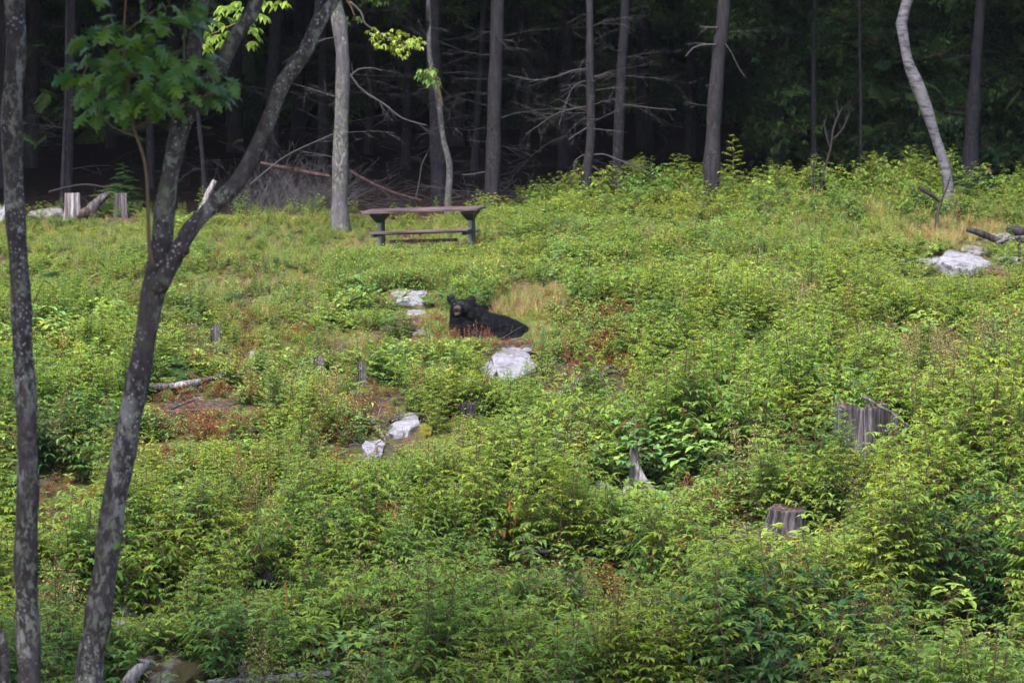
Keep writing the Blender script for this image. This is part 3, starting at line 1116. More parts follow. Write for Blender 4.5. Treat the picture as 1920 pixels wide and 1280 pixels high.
used = set()
n_ind = {}
order = sorted(range(len(cand)), key=lambda i: cand[i][2])
pick = {}
LIM = {'sapling': 90, 'bush': 50, 'broad': 30, 'dark': 14, 'fern': 0}
sl = [i for i in order if cand[i][0] in ADJ]
R.shuffle(sl)
for i in sl:
    k, x, y, z, s, px, py = cand[i]
    hpx = NATH[k] * s * F / y
    ty = py - hpx * .7
    if not (10 < px < 1910 and 380 < ty < 1270) or hpx < 38:
        continue
    if n_ind.get(k, 0) >= LIM[k]:
        continue
    # only plants that stand clear of nearer ones can be told apart
    lab = plant_label(k, px, ty, hpx > 105)
    if len(lab.split()) > 16:
        continue
    if lab in used:
        continue
    used.add(lab)
    n_ind[k] = n_ind.get(k, 0) + 1
    pick[i] = lab

SC = {}
for i, (k, x, y, z, s, px, py) in enumerate(cand):
    rot = (NR.uniform(-.15, .15), NR.uniform(-.15, .15), NR.uniform(0, 6.28))
    if i in pick:
        s2 = s
        e = thing(NAMEN[k], pick[i], CATN[k], (x, y, z), GRP[k])
        e.rotation_euler = rot
        e.scale = (s2,) * 3
        f, st_, h = PROTO[k][NR.randint(len(PROTO[k]))]
        link('foliage', f, None, e, kind='stuff')
        if st_:
            link('stem', st_, None, e)
    else:
        L_ = SC.setdefault(k, ([], [], []))
        L_[0].append((x, y, z))
        L_[1].append(rot)
        L_[2].append(s)
SN = {'sapling': ('saplings_undergrowth', 'dense yellow green sapling thicket covering the clearing', 'undergrowth'),
      'bush': ('bushy_undergrowth', 'low green bushy growth covering the clearing', 'undergrowth'),
      'broad': ('broadleaf_undergrowth', 'broad leaved low growth among the saplings', 'undergrowth'),
      'dark': ('dark_undergrowth', 'dark green leafy clumps among the lighter growth', 'undergrowth'),
      'fern': ('fern_cover', 'pale green ferns spread over the upper clearing', 'ferns'),
      'grass': ('grass', 'long green grass in the upper clearing', 'grass'),
      'drygrass': ('dry_grass', 'tan dry grass between the rocks and saplings', 'grass'),
      'seed': ('seeding_weeds', 'hazy tan seed heads over the right of the clearing', 'weeds'),
      'redseed': ('red_seeding_weeds', 'thin weeds with rust red seed heads', 'weeds'),
      'weed': ('ground_cover', 'small leaved green ground cover over the whole slope', 'ground cover'),
      'redweed': ('red_ground_cover', 'low rust red and brown ground cover around the rocks', 'ground cover')}
for k, (a, b, c) in SC.items():
    nm, lab, cat = SN[k]
    scatter_object(nm, k, a, b, c, dict(kind='stuff', label=lab, category=cat))


# ------------------------------------------------------------------ helpers for wood and stone
def wpath(pts_px, Y, w_px=None, dY=None):
    """photo pixels at distance Y (a list gives each point its own) to world points and radii"""
    out, rad = [], []
    for i, p in enumerate(pts_px):
        y = Y[i] if hasattr(Y, '__len__') else Y
        out.append(at(p[0], p[1], y))
        rad.append(p[2] / 2 * y / F if len(p) > 2 else 0.01)
    return out, rad


def refine(pts, rad, step):
    """Catmull-Rom resampling"""
    P = [pts[0]] + list(pts) + [pts[-1]]
    o, r = [], []
    for i in range(1, len(P) - 2):
        a, b, c, d = P[i - 1], P[i], P[i + 1], P[i + 2]
        n = max(1, int((c - b).length / step))
        for k in range(n):
            t = k / n
            o.append(0.5 * ((2 * b) + (c - a) * t + (2 * a - 5 * b + 4 * c - d) * t * t + (3 * b - a - 3 * c + d) * t ** 3))
            r.append(rad[i - 1] * (1 - t) + rad[i] * t)
    o.append(P[-2])
    r.append(rad[-1])
    return o, r


def limb_mesh(pts, rad, step=.08, seg=14, rough=.05, origin=Vector((0, 0, 0)), name='limb', knots=0):
    mb = MB()
    pts, rad = refine(pts, rad, step)
    ph = R.uniform(0, 6)
    n = len(pts)
    rr = [r * (1 + .05 * math.sin(i * .9 + ph) + R.uniform(-.03, .03)) for i, r in enumerate(rad)]
    for _ in range(knots):
        k = R.randrange(2, max(3, n - 2))
        for j in (-1, 0, 1):
            rr[k + j] *= 1.08 if j else 1.16
    mb.tube([p - origin for p in pts], rr, seg, rough=rough, ph=ph)
    return mb.mesh(name, True)


def dead_branch(mb, p, d, L, r, sag=-.02, twigs=6, lvl=0):
    n = max(4, int(L / .12))
    pts = []
    q = Vector(p)
    d = Vector(d).normalized()
    wob = Vector((R.uniform(-.06, .06), R.uniform(-.06, .06), R.uniform(-.05, .05)))
    for i in range(n + 1):
        pts.append(q.copy())
        q = q + d * (L / n)
        d = (d + wob + Vector((R.uniform(-.09, .09), R.uniform(-.09, .09), sag + R.uniform(-.07, .07)))).normalized()
    mb.tube(pts, [max(r * (1 - .85 * i / n), .0018) for i in range(n + 1)], 5 if lvl == 0 else 3, cap=False)
    if lvl < 2:
        for t in range(twigs):
            i = R.randrange(1, n)
            dd = (pts[min(i + 1, n)] - pts[i]).normalized()
            s = Vector((R.uniform(-1, 1), R.uniform(-1, 1), R.uniform(-.8, .5)))
            dead_branch(mb, pts[i], dd * .7 + s * .6, L * R.uniform(.2, .55) * (1 - .4 * i / n), r * .45, sag * .6, 3 if lvl == 0 else 0, lvl + 1)
    return pts


# ------------------------------------------------------------------ foreground trees
YT = 22.0


def oak_leaf_mesh(i):
    half = [(0, 0), (.10, .04), (.14, .12), (.34, .17), (.28, .25), (.16, .28), (.22, .38), (.50, .45), (.47, .53), (.30, .52), (.18, .55), (.24, .64), (.42, .74), (.30, .76), (.14, .74), (.13, .84), (.16, .92), (0, 1.0)]
    mb = MB()
    rs = random.Random(i)
    cl = [mb.vert((0, y, .12 * math.sin(y * 2.6) - .28 * y * y), (rs.uniform(.0, .5), rs.random(), 0)) for (_, y) in half]
    yv, gv = rs.uniform(0, .6), rs.random()
    mb.c = [(yv, gv, 0)] * len(mb.c)
    for s in (1, -1):
        ed = []
        for (x, y) in half:
            xx_ = x * rs.uniform(.9, 1.1)
            ed.append(mb.vert((s * xx_, y - .02, .12 * math.sin(y * 2.6) - .28 * y * y + .16 * xx_ * (1 if i % 2 else -1) - .1 * xx_ * xx_), (yv, gv, 0)))
        for k in range(len(half) - 1):
            f = (cl[k], ed[k], ed[k + 1], cl[k + 1]) if s > 0 else (cl[k + 1], ed[k + 1], ed[k], cl[k])
            mb.f.append(f)
    st = [mb.vert((0.012, 0, 0), (.9, .5, 0)), mb.vert((-.012, 0, 0), (.9, .5, 0)), mb.vert((-.01, -.3, .03), (.9, .5, 0)), mb.vert((.01, -.3, .03), (.9, .5, 0))]
    mb.f.append(tuple(st))
    me = mb.mesh('oak_leaf', False)
    me.materials.append(M['oakleaf'])
    return me


OAK = [oak_leaf_mesh(i) for i in range(6)]

# left trunk
p, r = wpath([(30, -700, 36), (26, -300, 38), (28, 0, 41), (30, 100, 36), (22, 235, 39), (29, 400, 36), (39, 560, 38), (43, 660, 39), (50, 780, 39), (52, 880, 40), (51, 950, 42), (49, 1080, 44), (55, 1280, 45), (50, 1600, 52), (48, 2200, 66)], YT)
base = Vector((p[-1].x, p[-1].y, p[-1].z))
t1 = thing('tree', 'left lichen spotted trunk rising along the left edge of the view', 'tree', base)
t1.location = (base.x, base.y, base.z)
link('trunk', limb_mesh(p, r, .07, 22, .035, base, 'trunk', 5), M['oakbark'], t1)
# a few leaves and a stub
for (lx, ly) in ((60, 88), (84, 520)):
    q = at(lx, ly, YT - .05)
    mb = MB()
    mb.tube([at(lx - 22, ly + 50, YT) - base, at(lx - 6, ly + 14, YT - .03) - base, q - base], [.004, .003, .002], 4)
    link('twig', mb.mesh('twig'), M['stem'], t1)
    if ly > 200:
        for k in range(3):
            o = link('leaf', OAK[k], None, t1, q - base + Vector((R.uniform(-.03, .03), 0, R.uniform(-.03, .03))), (R.uniform(-.6, .6), R.uniform(-.5, .5), R.uniform(-2.4, -.6)), .11)
    else:
        link('leaf', OAK[1], None, t1, q - base, (0.2, 0, -1.4), .07)

# forked tree
fk, fr = wpath([(182, 2300, 74), (176, 1700, 62), (168, 1280, 50), (181, 1180, 51), (195, 1080, 48), (211, 960, 47), (224, 890, 46), (235, 830, 45), (251, 750, 44), (270, 650, 41), (282, 580, 42), (297, 500, 50), (304, 450, 42), (308, 400, 38), (319, 330, 34), (338, 240, 35), (358, 190, 36)], YT)
base2 = fk[0].copy()
t2 = thing('forked_tree', 'forked lichen spotted tree whose right limb leans far right', 'tree', base2)
link('trunk', limb_mesh(fk, fr, .07, 22, .035, base2, 'trunk', 6), M['oakbark'], t2)
p, r = wpath([(352, 205, 34), (385, 165, 32), (412, 128, 29), (428, 95, 30), (447, 60, 27), (472, 25, 26), (482, 0, 24), (500, -200, 22), (540, -500, 18)], [YT, YT, YT, YT, YT, YT, YT, YT, YT])
link('limb', limb_mesh(p, r, .06, 16, .04, base2, 'limb', 3), M['oakbark'], t2)
p, r = wpath([(348, 215, 28), (358, 150, 27), (366, 80, 27), (374, 40, 26), (382, 0, 24), (395, -250, 20), (400, -500, 16)], [YT, YT + .1, YT + .15, YT + .2, YT + .2, YT + .3, YT + .4])
link('limb', limb_mesh(p, r, .06, 16, .04, base2, 'limb', 2), M['oakbark'], t2)
p, r = wpath([(296, 545, 34), (318, 500, 32), (334, 470, 31), (357, 430, 30), (385, 400, 29), (415, 372, 29), (442, 345, 29), (462, 312, 28), (479, 280, 28), (498, 240, 27), (514, 200, 26), (532, 152, 26), (552, 125, 28), (571, 100, 28), (588, 62, 26), (600, 36, 26), (622, 8, 22), (636, -20, 20), (660, -200, 18), (680, -500, 15)], YT - .1)
link('limb', limb_mesh(p, r, .06, 16, .045, base2, 'limb', 5), M['oakbark'], t2)
p, r = wpath([(590, 60, 16), (595, 30, 15), (598, 0, 14), (603, -200, 12)], YT - .1)
link('limb', limb_mesh(p, r, .06, 10, .045, base2, 'limb', 0), M['oakbark'], t2)
# burl
mb = MB()
q = at(346, 468, YT - .2) - base2
bmx = bmesh.new()
bmesh.ops.create_icosphere(bmx, subdivisions=3, radius=.035)
for v in bmx.verts:
    v.co *= 1 + R.uniform(-.12, .12)
    v.co += q
me = bpy.data.meshes.new('burl')
bmx.to_mesh(me)
bmx.free()
link('burl', me, M['oakbark'], t2)
# side shoot that carries the leaf spray
p, r = wpath([(290, 500, 9), (281, 470, 8), (278, 400, 7), (275, 330, 6), (268, 290, 6), (256, 255, 6), (246, 215, 5), (238, 150, 5), (232, 80, 4), (236, 0, 4), (240, -60, 3)], YT - .12)
link('branch', limb_mesh(p, r, .05, 7, .03, base2, 'branch', 0), M['stem'], t2)
BR = [((266, 260), (200, 230), (160, 165)), ((250, 240), (330, 200), (400, 175)), ((244, 190), (180, 120), (150, 150)), ((240, 150), (310, 110), (370, 75)), ((234, 90), (180, 60), (160, 75)), ((236, 60), (290, 20), (330, 10)), ((262, 240), (300, 215), (345, 195)),
      ((345, 120), (345, 60), (345, 10))]
anchors = []
for bi, (a, b, c) in enumerate(BR):
    yb = YT - .12 - R.uniform(-.25, .3)
    pp_, rr_ = wpath([(a[0], a[1], 4), (b[0], b[1], 3), (c[0], c[1], 2)], [YT - .12, (yb + YT) / 2, yb])
    link('branch', limb_mesh(pp_, rr_, .04, 5, .02, base2, 'branch'), M['stem'], t2)
rs = random.Random(3)
# leaf positions: filled clumps of the spray
CL = [(250, 30, 85, 45, 26), (230, 85, 80, 40, 26), (200, 140, 75, 40, 26), (290, 130, 80, 45, 30), (160, 165, 30, 45, 12), (230, 185, 80, 30, 24), (320, 165, 70, 35, 22), (380, 110, 25, 20, 6), (405, 155, 32, 20, 12), (410, 180, 20, 12, 4), (350, 25, 32, 32, 12), (300, 195, 50, 14, 8), (180, 210, 45, 12, 6), (165, 60, 25, 30, 4)]
for (cx, cy_, rx, ry, n) in CL:
    for k in range(n):
        a = rs.uniform(0, 6.28)
        q = math.sqrt(rs.random())
        X_, Y_ = cx + math.cos(a) * q * rx, cy_ + math.sin(a) * q * ry
        if Y_ > 150 and 130 < X_ < 150:
            continue
        P_ = at(X_, Y_, YT - .12 + rs.uniform(-.35, .25)) - base2
        # leaf tips hang outward and down from the spray
        out = Vector((X_ - 255, 0, -(Y_ - 110))) * (1 / 120)
        dirv = (Vector((out.x + rs.uniform(-.9, .9), rs.uniform(-1.1, .5), out.z * .3 - .55 + rs.uniform(-.4, .4)))).normalized()
        upv = Vector((rs.uniform(-.5, .5), rs.uniform(-1.0, -.1), 1)).normalized()
        yv_ = dirv
        xv_ = yv_.cross(upv).normalized()
        zv_ = xv_.cross(yv_)
        mt = Matrix((xv_, yv_, zv_)).transposed()
        o = link('leaf', OAK[rs.randrange(6)], None, t2, P_, None, rs.uniform(.095, .15))
        o.rotation_euler = mt.to_euler()
# single pale leaves on the trunk
for (X_, Y_) in ((325, 228), (345, 230), (214, 1030), (190, 1052)):
    link('leaf', OAK[2], None, t2, at(X_, Y_, YT - .17) - base2, (1.2, .3, rs.uniform(-2, 2)), .06)
# thin side trunk in the lower left corner
p, r = wpath([(2, 1180, 14), (6, 1230, 22), (8, 1300, 26), (10, 1900, 30)], YT + .4)
b3 = p[-1].copy()
t3 = thing('small_trunk', 'thin dark trunk cut by the lower left corner', 'tree', b3)
link('trunk', limb_mesh(p, r, .1, 10, .04, b3, 'trunk'), M['oakbark'], t3)

# bright maple spray hanging behind the forked tree
def leafy_spray(name, label, cat, pts, Y, clumps, mat, leafsz, seed, group=None, stemmat='stem', w=5, top=None):
    rs_ = random.Random(seed)
    pp, rr = wpath([(a, b, w * (1 - .5 * i / len(pts))) for i, (a, b) in enumerate(pts)], Y)
    b0 = pp[0].copy()
    t = thing(name, label, cat, b0, group)
    link('branch', limb_mesh(pp, rr, .06, 6, .03, b0, 'branch'), M[stemmat], t)
    mb = MB()
    for (cx, cy2, rx, ry, n) in clumps:
        for k in range(n):
            a = rs_.uniform(0, 6.28)
            q = math.sqrt(rs_.random())
            P_ = at(cx + math.cos(a) * q * rx, cy2 + math.sin(a) * q * ry, Y + rs_.uniform(-.4, .4)) - b0
            az = rs_.uniform(0, 6.28)
            for s in range(3):
                az2 = az + (s - 1) * .8
                mb.leaf(P_, (math.cos(az2), math.sin(az2), -.35), (0, 0, 1), leafsz * rs_.uniform(.7, 1.1), leafsz * .42, .45, .2, (rs_.random(), rs_.random(), 0))
    link('foliage', mb.mesh('foliage'), M[mat], t, kind='stuff')
    return t


leafy_spray('maple_branch', 'bright green leafy branch hanging between the limbs of the forked tree', 'branch', [(505, -60), (480, 20), (430, 50), (395, 65)], 33, [(400, 62, 30, 22, 26), (440, 22, 45, 20, 34), (480, 40, 18, 22, 12), (510, 5, 30, 10, 10), (475, 75, 10, 12, 4), (385, 85, 12, 10, 4)], 'sapling', .1, 1)
leafy_spray('beech_branch', 'bright green leafy branch on a pale curved twig right of the grey trunk', 'branch', [(655, 3), (676, 22), (684, 44), (700, 55), (740, 78), (790, 80)], 54, [(735, 72, 42, 18, 60), (780, 80, 20, 12, 22), (750, 95, 18, 14, 18), (700, 60, 12, 10, 10)], 'broad', .09, 2, stemmat='twig')
leafy_spray('maple_spray', 'small dark green leaf clump against the crooked thin trunk', 'branch', [(830, 200), (815, 140), (800, 130)], 56.5, [(800, 138, 20, 14, 22), (812, 152, 12, 8, 8)], 'broad', .12, 3)
leafy_spray('hemlock_branch', 'dim green branch tips left of the grey trunk at the top', 'branch', [(600, -40), (650, 0), (668, 40)], 58, [(700, 0, 30, 12, 16), (660, 40, 18, 14, 8)], 'hemlock', .12, 4)

# ------------------------------------------------------------------ forest trunks
def forest_tree(name, label, px, Y, mat, nbr=8, brl=(0.5, 1.6), seg=16, cat='tree', group='trees along the forest edge', top=None, bmat='twig', blo=0.1, bhi=3.4, root=True, crown=True, seedv=None, side=None):
    """px: list of (x, y, width) from the foot up to the top of the view"""
    Yb = Y
    p, r = wpath(px, Yb)
    g = G(p[0].x, p[0].y)
    foot = Vector((p[0].x, p[0].y, g - .15))
    pts = [foot]
    rad = [r[0] * (1.35 if root else 1.1)]
    if p[0].z > g + .25:
        pts.append(Vector((p[0].x, p[0].y, g + .22)))
        rad.append(r[0] * 1.1)
    pts += [q for q in p if q.z > pts[-1].z + .05]
    rad += r[-(len(pts) - len(rad)):] if len(pts) > len(rad) else []
    rad = rad[:len(pts)]
    d = (pts[-1] - pts[-2]).normalized()
    d = Vector((d.x * .6, d.y, abs(d.z) + .3)).normalized()
    hgt = R.uniform(6, 9)
    pts.append(pts[-1] + d * hgt * .5)
    rad.append(rad[-1] * .8)
    pts.append(pts[-1] + Vector((d.x * .3, 0, 1)) * hgt * .5)
    rad.append(rad[-1] * .5)
    t = thing(name, label, cat, foot, group)
    link('trunk', limb_mesh(pts, rad, .16, seg, .03, foot, 'trunk', 4), M[mat], t)
    rp, rr2 = refine(pts, rad, .1)
    for k in range(nbr):
        zt = foot.z + R.uniform(blo, bhi)
        j = min(range(len(rp)), key=lambda i: abs(rp[i].z - zt))
        az = R.uniform(0, 6.28) if side is None else (R.uniform(-.8, .8) + (math.pi if R.random() < side else 0))
        mb = MB()
        d = Vector((math.cos(az), math.sin(az) * .8 - .1, R.uniform(-.15, .35)))
        dead_branch(mb, rp[j] - foot, d, R.uniform(*brl), R.uniform(.0045, .009), sag=R.uniform(-.05, .01), twigs=R.randrange(4, 9))
        link('branch', mb.mesh('branch'), M[bmat], t)
    return t, foot, pts, rad


forest_tree('grey_trunk_tree', 'pale lichen covered grey trunk left of the picnic table', [(637, 385, 31), (638, 300, 29), (641, 200, 27), (642, 100, 26), (632, 20, 25), (628, 0, 24)], 54, 'greybark', 6, (.5, 1.4), 18, group=None)
forest_tree('pine_tree', 'dark straight trunk standing behind the thin crooked trunk', [(824, 372, 32), (818, 200, 27), (812, 100, 26), (812, 0, 25)], 60.5, 'pinebark', 12, (.8, 2.2))
forest_tree('crooked_tree', 'thin crooked pale patched trunk in front of the dark trunk', [(840, 372, 13), (843, 310, 12), (832, 265, 11), (826, 220, 11), (820, 175, 10), (806, 110, 10), (804, 50, 8), (803, 0, 8)], 57, 'greybark', 3, (.3, .8), 10, group=None)
forest_tree('pine_tree', 'straight grey pine trunk right behind the table end', [(922, 375, 30), (926, 250, 27), (928, 150, 25), (933, 0, 24)], 57.5, 'pinebark', 16, (.7, 2.2))
forest_tree('pine_tree', 'slim pine trunk with many bare side twigs, left of a close pair', [(1097, 352, 24), (1103, 300, 17), (1108, 250, 16), (1106, 100, 14), (1106, 0, 13)], 57, 'pinebark', 20, (.5, 1.5))
forest_tree('pine_tree', 'slim pine trunk forming the right of a close pair', [(1157, 365, 23), (1160, 250, 20), (1166, 120, 18), (1172, 0, 17)], 58.2, 'pinebark', 12, (.4, 1.4))
forest_tree('pine_tree', 'bare grey pine trunk with one hooked broken branch', [(1334, 340, 29), (1340, 200, 27), (1348, 100, 26), (1358, 0, 24)], 56.5, 'pinebark', 3, (.3, .7))
forest_tree('pine_tree', 'wide dark trunk deep in shade right of the hooked branch pine', [(1462, 345, 33), (1464, 200, 30), (1472, 0, 28)], 66, 'pinebark', 5, (.5, 1.5))
forest_tree('pine_tree', 'very thin dark trunk behind the bare dead sapling', [(1526, 340, 10), (1526, 150, 9), (1528, 0, 8)], 62, 'pinebark', 6, (.4, 1.2))
forest_tree('birch_tree', 'pale birch trunk leaning left with a kink and dark scars', [(1779, 352, 19), (1768, 300, 20), (1752, 250, 19), (1736, 200, 20), (1716, 150, 24), (1702, 115, 20), (1695, 75, 20), (1690, 45, 21), (1698, 12, 19), (1702, 0, 19)], 54.5, 'birch', 1, (.2, .4), 16, group=None, blo=2, bhi=3)
forest_tree('pine_tree', 'dark trunk at the far right behind the leaning birch', [(1817, 370, 30), (1822, 250, 26), (1830, 120, 20), (1838, 0, 18)], 60, 'pinebark', 7, (.4, 1.4))
forest_tree('pine_tree', 'faint slim trunk just left of the straight pine behind the table', [(888, 372, 13), (896, 200, 12), (908, 0, 11)], 66, 'pinebark', 8, (.5, 1.6))
forest_tree('pine_tree', 'dim trunk between the left lichen trunk and the oak leaves', [(128, 350, 17), (133, 150, 15), (136, 0, 14)], 63, 'pinebark', 9, (.5, 1.6), blo=.3)
forest_tree('pine_tree', 'thin dim trunk leaning beside the dim left trunk', [(117, 350, 8), (121, 250, 7), (124, 150, 6)], 60, 'pinebark', 4, (.4, 1.1), blo=.3)
forest_tree('pine_tree', 'very dark trunk between the forked tree limbs and the grey trunk', [(508, 330, 27), (512, 150, 25), (520, 0, 23)], 68, 'pinebark', 9, (.6, 1.8))
forest_tree('pine_tree', 'very dark trunk just left of the pale grey trunk', [(606, 330, 18), (606, 150, 17), (606, 0, 16)], 70, 'pinebark', 8, (.6, 1.8))
forest_tree('pine_tree', 'dim slim trunk showing below the oak leaves', [(284, 360, 14), (280, 200, 13), (276, 0, 12)], 64, 'pinebark', 6, (.5, 1.4))
forest_tree('pine_tree', 'dim bent thin trunk right of the forked tree main trunk', [(383, 345, 9), (378, 280, 8), (370, 200, 8), (366, 100, 7)], 60, 'pinebark', 4, (.4, 1.2))
forest_tree('pine_tree', 'slim dark trunk leaning beside the far right trunk', [(1848, 340, 12), (1852, 150, 11), (1862, 0, 10)], 66, 'pinebark', 3, (.4, 1))
forest_tree('pine_tree', 'faint thin trunk left of the leaning birch', [(1613, 345, 6), (1614, 200, 6), (1612, 60, 5)], 61, 'pinebark', 3, (.4, 1))
# deeper trunks, each placed on the forest floor
deep = [(60, 72), (210, 80), (330, 74), (440, 78), (560, 84), (690, 76), (735, 88), (760, 71), (862, 79), (985, 74), (1030, 86), (1062, 70), (1210, 77), (1255, 88), (1300, 72), (1400, 82), (1565, 75), (1650, 84), (1745, 72), (1885, 76), (1915, 66), (10, 66)]
places = ['left edge', 'far left gap', 'gap under the oak leaves', 'gap inside the fork', 'gap left of the grey trunk', 'gap right of the grey trunk', 'gap behind the table', 'gap above the table', 'gap by the crooked trunk', 'gap left of the slim pair', 'gap behind the slim pair', 'gap beside the slim pair', 'gap right of the slim pair', 'dark gap before the hooked branch pine', 'dark gap beside the hooked branch pine', 'dark gap behind the sapling', 'green gap beside the dead sapling', 'green gap left of the birch', 'green gap behind the birch', 'green gap at the far right', 'right edge', 'left corner']
for (x_, Y_), pl_ in zip(deep, places):
    w_ = R.uniform(.18, .34) * F / Y_
    forest_tree('pine_tree', f'shaded trunk deep in the forest in the {pl_}', [(x_, 330, w_), (x_ + R.uniform(-6, 6), 150, w_ * .93), (x_ + R.uniform(-12, 12), 0, w_ * .87)], Y_, 'pinebark', R.randrange(5, 10), (.6, 2.2), 10, group='shaded trunks deep in the forest')

# prominent bare branches
def bare(label, pts, Y, mat='twig', twigs=6, name='dead_branch', w=4):
    pp, rr = wpath([(a, b, c) for a, b, c in pts], Y)
    b0 = pp[0].copy()
    mb = MB()
    rr = [r * .62 for r in rr] if mat == 'twig' else rr
    q, r2 = refine(pp, rr, .08)
    mb.tube([x - b0 for x in q], r2, 6, rough=.05)
    for k in range(twigs):
        i = R.randrange(1, len(q) - 1)
        d = (q[i + 1] - q[i]).normalized()
        s = Vector((R.uniform(-1, 1), R.uniform(-.6, .6), R.uniform(-1, .6)))
        dead_branch(mb, q[i] - b0, d * .6 + s * .7, R.uniform(.12, .5), r2[i] * .5, -.02, 2, 1)
    o = link(name, mb.mesh('branch'), M[mat], None, b0, label=label, category='branch')
    return o


bare('long pale lichen branch drooping right from the grey trunk', [(655, 138, 7), (680, 170, 6), (720, 195, 6), (755, 222, 5), (800, 235, 3)], 54, w=5, twigs=12)
bare('short pale branch rising right of the grey trunk', [(656, 145, 6), (672, 130, 5), (700, 128, 4), (716, 133, 3)], 54, twigs=4)
bare('hooked broken branch left of the bare grey pine', [(1342, 84, 7), (1320, 84, 6), (1300, 90, 5), (1286, 106, 4)], 56.4, twigs=1)
bare('short stub branch high on the bare grey pine', [(1346, 52, 7), (1328, 52, 6), (1312, 50, 4)], 56.4, twigs=2)
bare('thin branch curving down right of the bare grey pine', [(1360, 82, 4), (1372, 100, 3), (1384, 125, 3), (1398, 146, 2)], 56.4, twigs=0)
bare('pale branch reaching right from the slim trunk pair', [(1168, 196, 6), (1200, 200, 5), (1235, 204, 4), (1268, 206, 3)], 58, twigs=4)
bare('long branch arching down right from the slim trunk foot', [(1104, 292, 5), (1130, 289, 5), (1160, 300, 5), (1205, 318, 5), (1250, 345, 3)], 57, twigs=5)
bare('branch arching down left from the slim trunk foot', [(1096, 290, 4), (1080, 300, 4), (1074, 330, 4), (1070, 352, 3)], 57, twigs=5)
bare('straight branch running down right from the slim trunk foot', [(1108, 310, 5), (1135, 328, 5), (1165, 350, 4), (1178, 362, 3)], 57, twigs=3)
bare('twiggy branch reaching left from the slim pine', [(1100, 130, 5), (1075, 132, 5), (1040, 145, 4), (1000, 150, 3), (950, 140, 2)], 57, twigs=14)
bare('second twiggy branch reaching down left from the slim pine', [(1098, 200, 5), (1070, 205, 4), (1040, 215, 4), (1010, 235, 3), (985, 252, 2)], 57, twigs=10)
bare('pair of bare crooked twigs hanging left of the slim pine', [(1098, 152, 4), (1078, 160, 4), (1062, 190, 3), (1048, 235, 3)], 57, twigs=8)
bare('short pale branch left of the slim pine', [(1100, 240, 5), (1080, 252, 4), (1066, 262, 3)], 57, twigs=2)
bare('pinkish fallen pole leaning to the grey trunk', [(488, 306, 8), (530, 315, 10), (580, 325, 10), (618, 331, 9)], 56, 'pinkwood', 4)
bare('thin fallen pole crossing behind the table', [(655, 320, 6), (690, 340, 6), (740, 362, 6), (790, 376, 5)], 57, 'pinkwood', 3)
bare('bare stick slanting up to the leaning grey pole', [(470, 345, 5), (500, 320, 5), (540, 290, 4), (600, 262, 4), (628, 250, 3)], 55.5, twigs=8)
bare('upright hooked stick behind the table', [(780, 370, 4), (786, 340, 4), (792, 305, 4), (800, 290, 3)], 58, twigs=3)
bare('short broken branch left of the straight pine', [(909, 322, 5), (890, 326, 4), (868, 328, 3)], 57, twigs=1)
bare('thin curved branch arching over the left stumps', [(92, 360, 4), (130, 350, 4), (165, 346, 4), (200, 352, 3)], 56, 'twigdark', 6)
# many thin branches as one tangle in the shade
mb = MB()
for k in range(150):
    Yk = R.uniform(57, 74)
    px_ = R.uniform(380, 1260) if k % 3 else R.uniform(0, 1900)
    P_ = at(px_, R.uniform(-20, 320), Yk)
    az = R.choice([0, math.pi]) + R.gauss(0, .5)
    dead_branch(mb, P_, (math.cos(az), math.sin(az), R.uniform(-.35, .15)), R.uniform(.7, 2.4), R.uniform(.004, .008), R.uniform(-.06, .0), 7)
link('dead_branches', mb.mesh('dead_branches'), M['twigdark'], kind='stuff', label='tangle of bare dead lower branches between the forest trunks', category='branches')
# brush pile at the forest edge
mb = MB()
for k in range(420):
    if k % 3:
        P_ = hit(R.gauss(530, 55), R.uniform(372, 402))
        d = (R.uniform(-.3, 1.2), R.uniform(-.5, .5), R.uniform(.0, .9))
    else:
        P_ = hit(R.uniform(420, 1060), R.uniform(350, 392))
        d = (R.uniform(-1, 1), R.uniform(-.6, .6), R.uniform(0, .35))
    dead_branch(mb, P_, d, R.uniform(.3, 1.25), R.uniform(.004, .009), -.03, 4, 0)
link('brush_pile', mb.mesh('brush_pile'), M['twig'], kind='stuff', label='tangled dead brush at the foot of the forest edge', category='brush')

# ------------------------------------------------------------------ unseen forest canopy and shaded green boughs
def spray_field(name, n, box, label, smin, smax, fn=None, tilt=.35, kind='hemlock'):
    a, b, c = [], [], []
    x0, x1, y0, y1, z0, z1 = box
    while len(a) < n:
        P_ = (NR.uniform(x0, x1), NR.uniform(y0, y1), NR.uniform(z0, z1))
        if fn and not fn(*P_):
            continue
        a.append(P_)
        b.append((NR.uniform(-tilt, tilt), NR.uniform(-tilt, tilt) + .2, NR.uniform(0, 6.28)))
        c.append(NR.uniform(smin, smax))
    return scatter_object(name, kind, a, b, c, dict(kind='stuff', label=label, category='foliage'))


spray_field('forest_shade_canopy', 15000, (-46, 46, 55.5, 122, CZ + 1.7, CZ + 12), 'unseen dense conifer canopy added to shade the forest', 1.6, 3.0, lambda x, y, z: z > CZ + 1.7 + max(0, (60.5 - y)) * .55 and (z > CZ + 4 or NR.rand() < .5))  # above the view; put in dense, with an overhang, to darken the forest
spray_field('far_forest_foliage', 7000, (-34, 34, 84, 118, CZ - 3, CZ + 5), 'black green foliage filling the depth of the forest', 1.3, 2.4, None)
# the green mass at the right: boughs low over the clearing edge
def right_mass(x, y, z):
    px_, py_ = project(x, y, z)
    d = ((px_ - 1700) / 300) ** 2 + ((py_ - 190) / 190) ** 2
    if px_ > 1600:
        return NR.rand() < .8
    return d < 1 and NR.rand() < .6


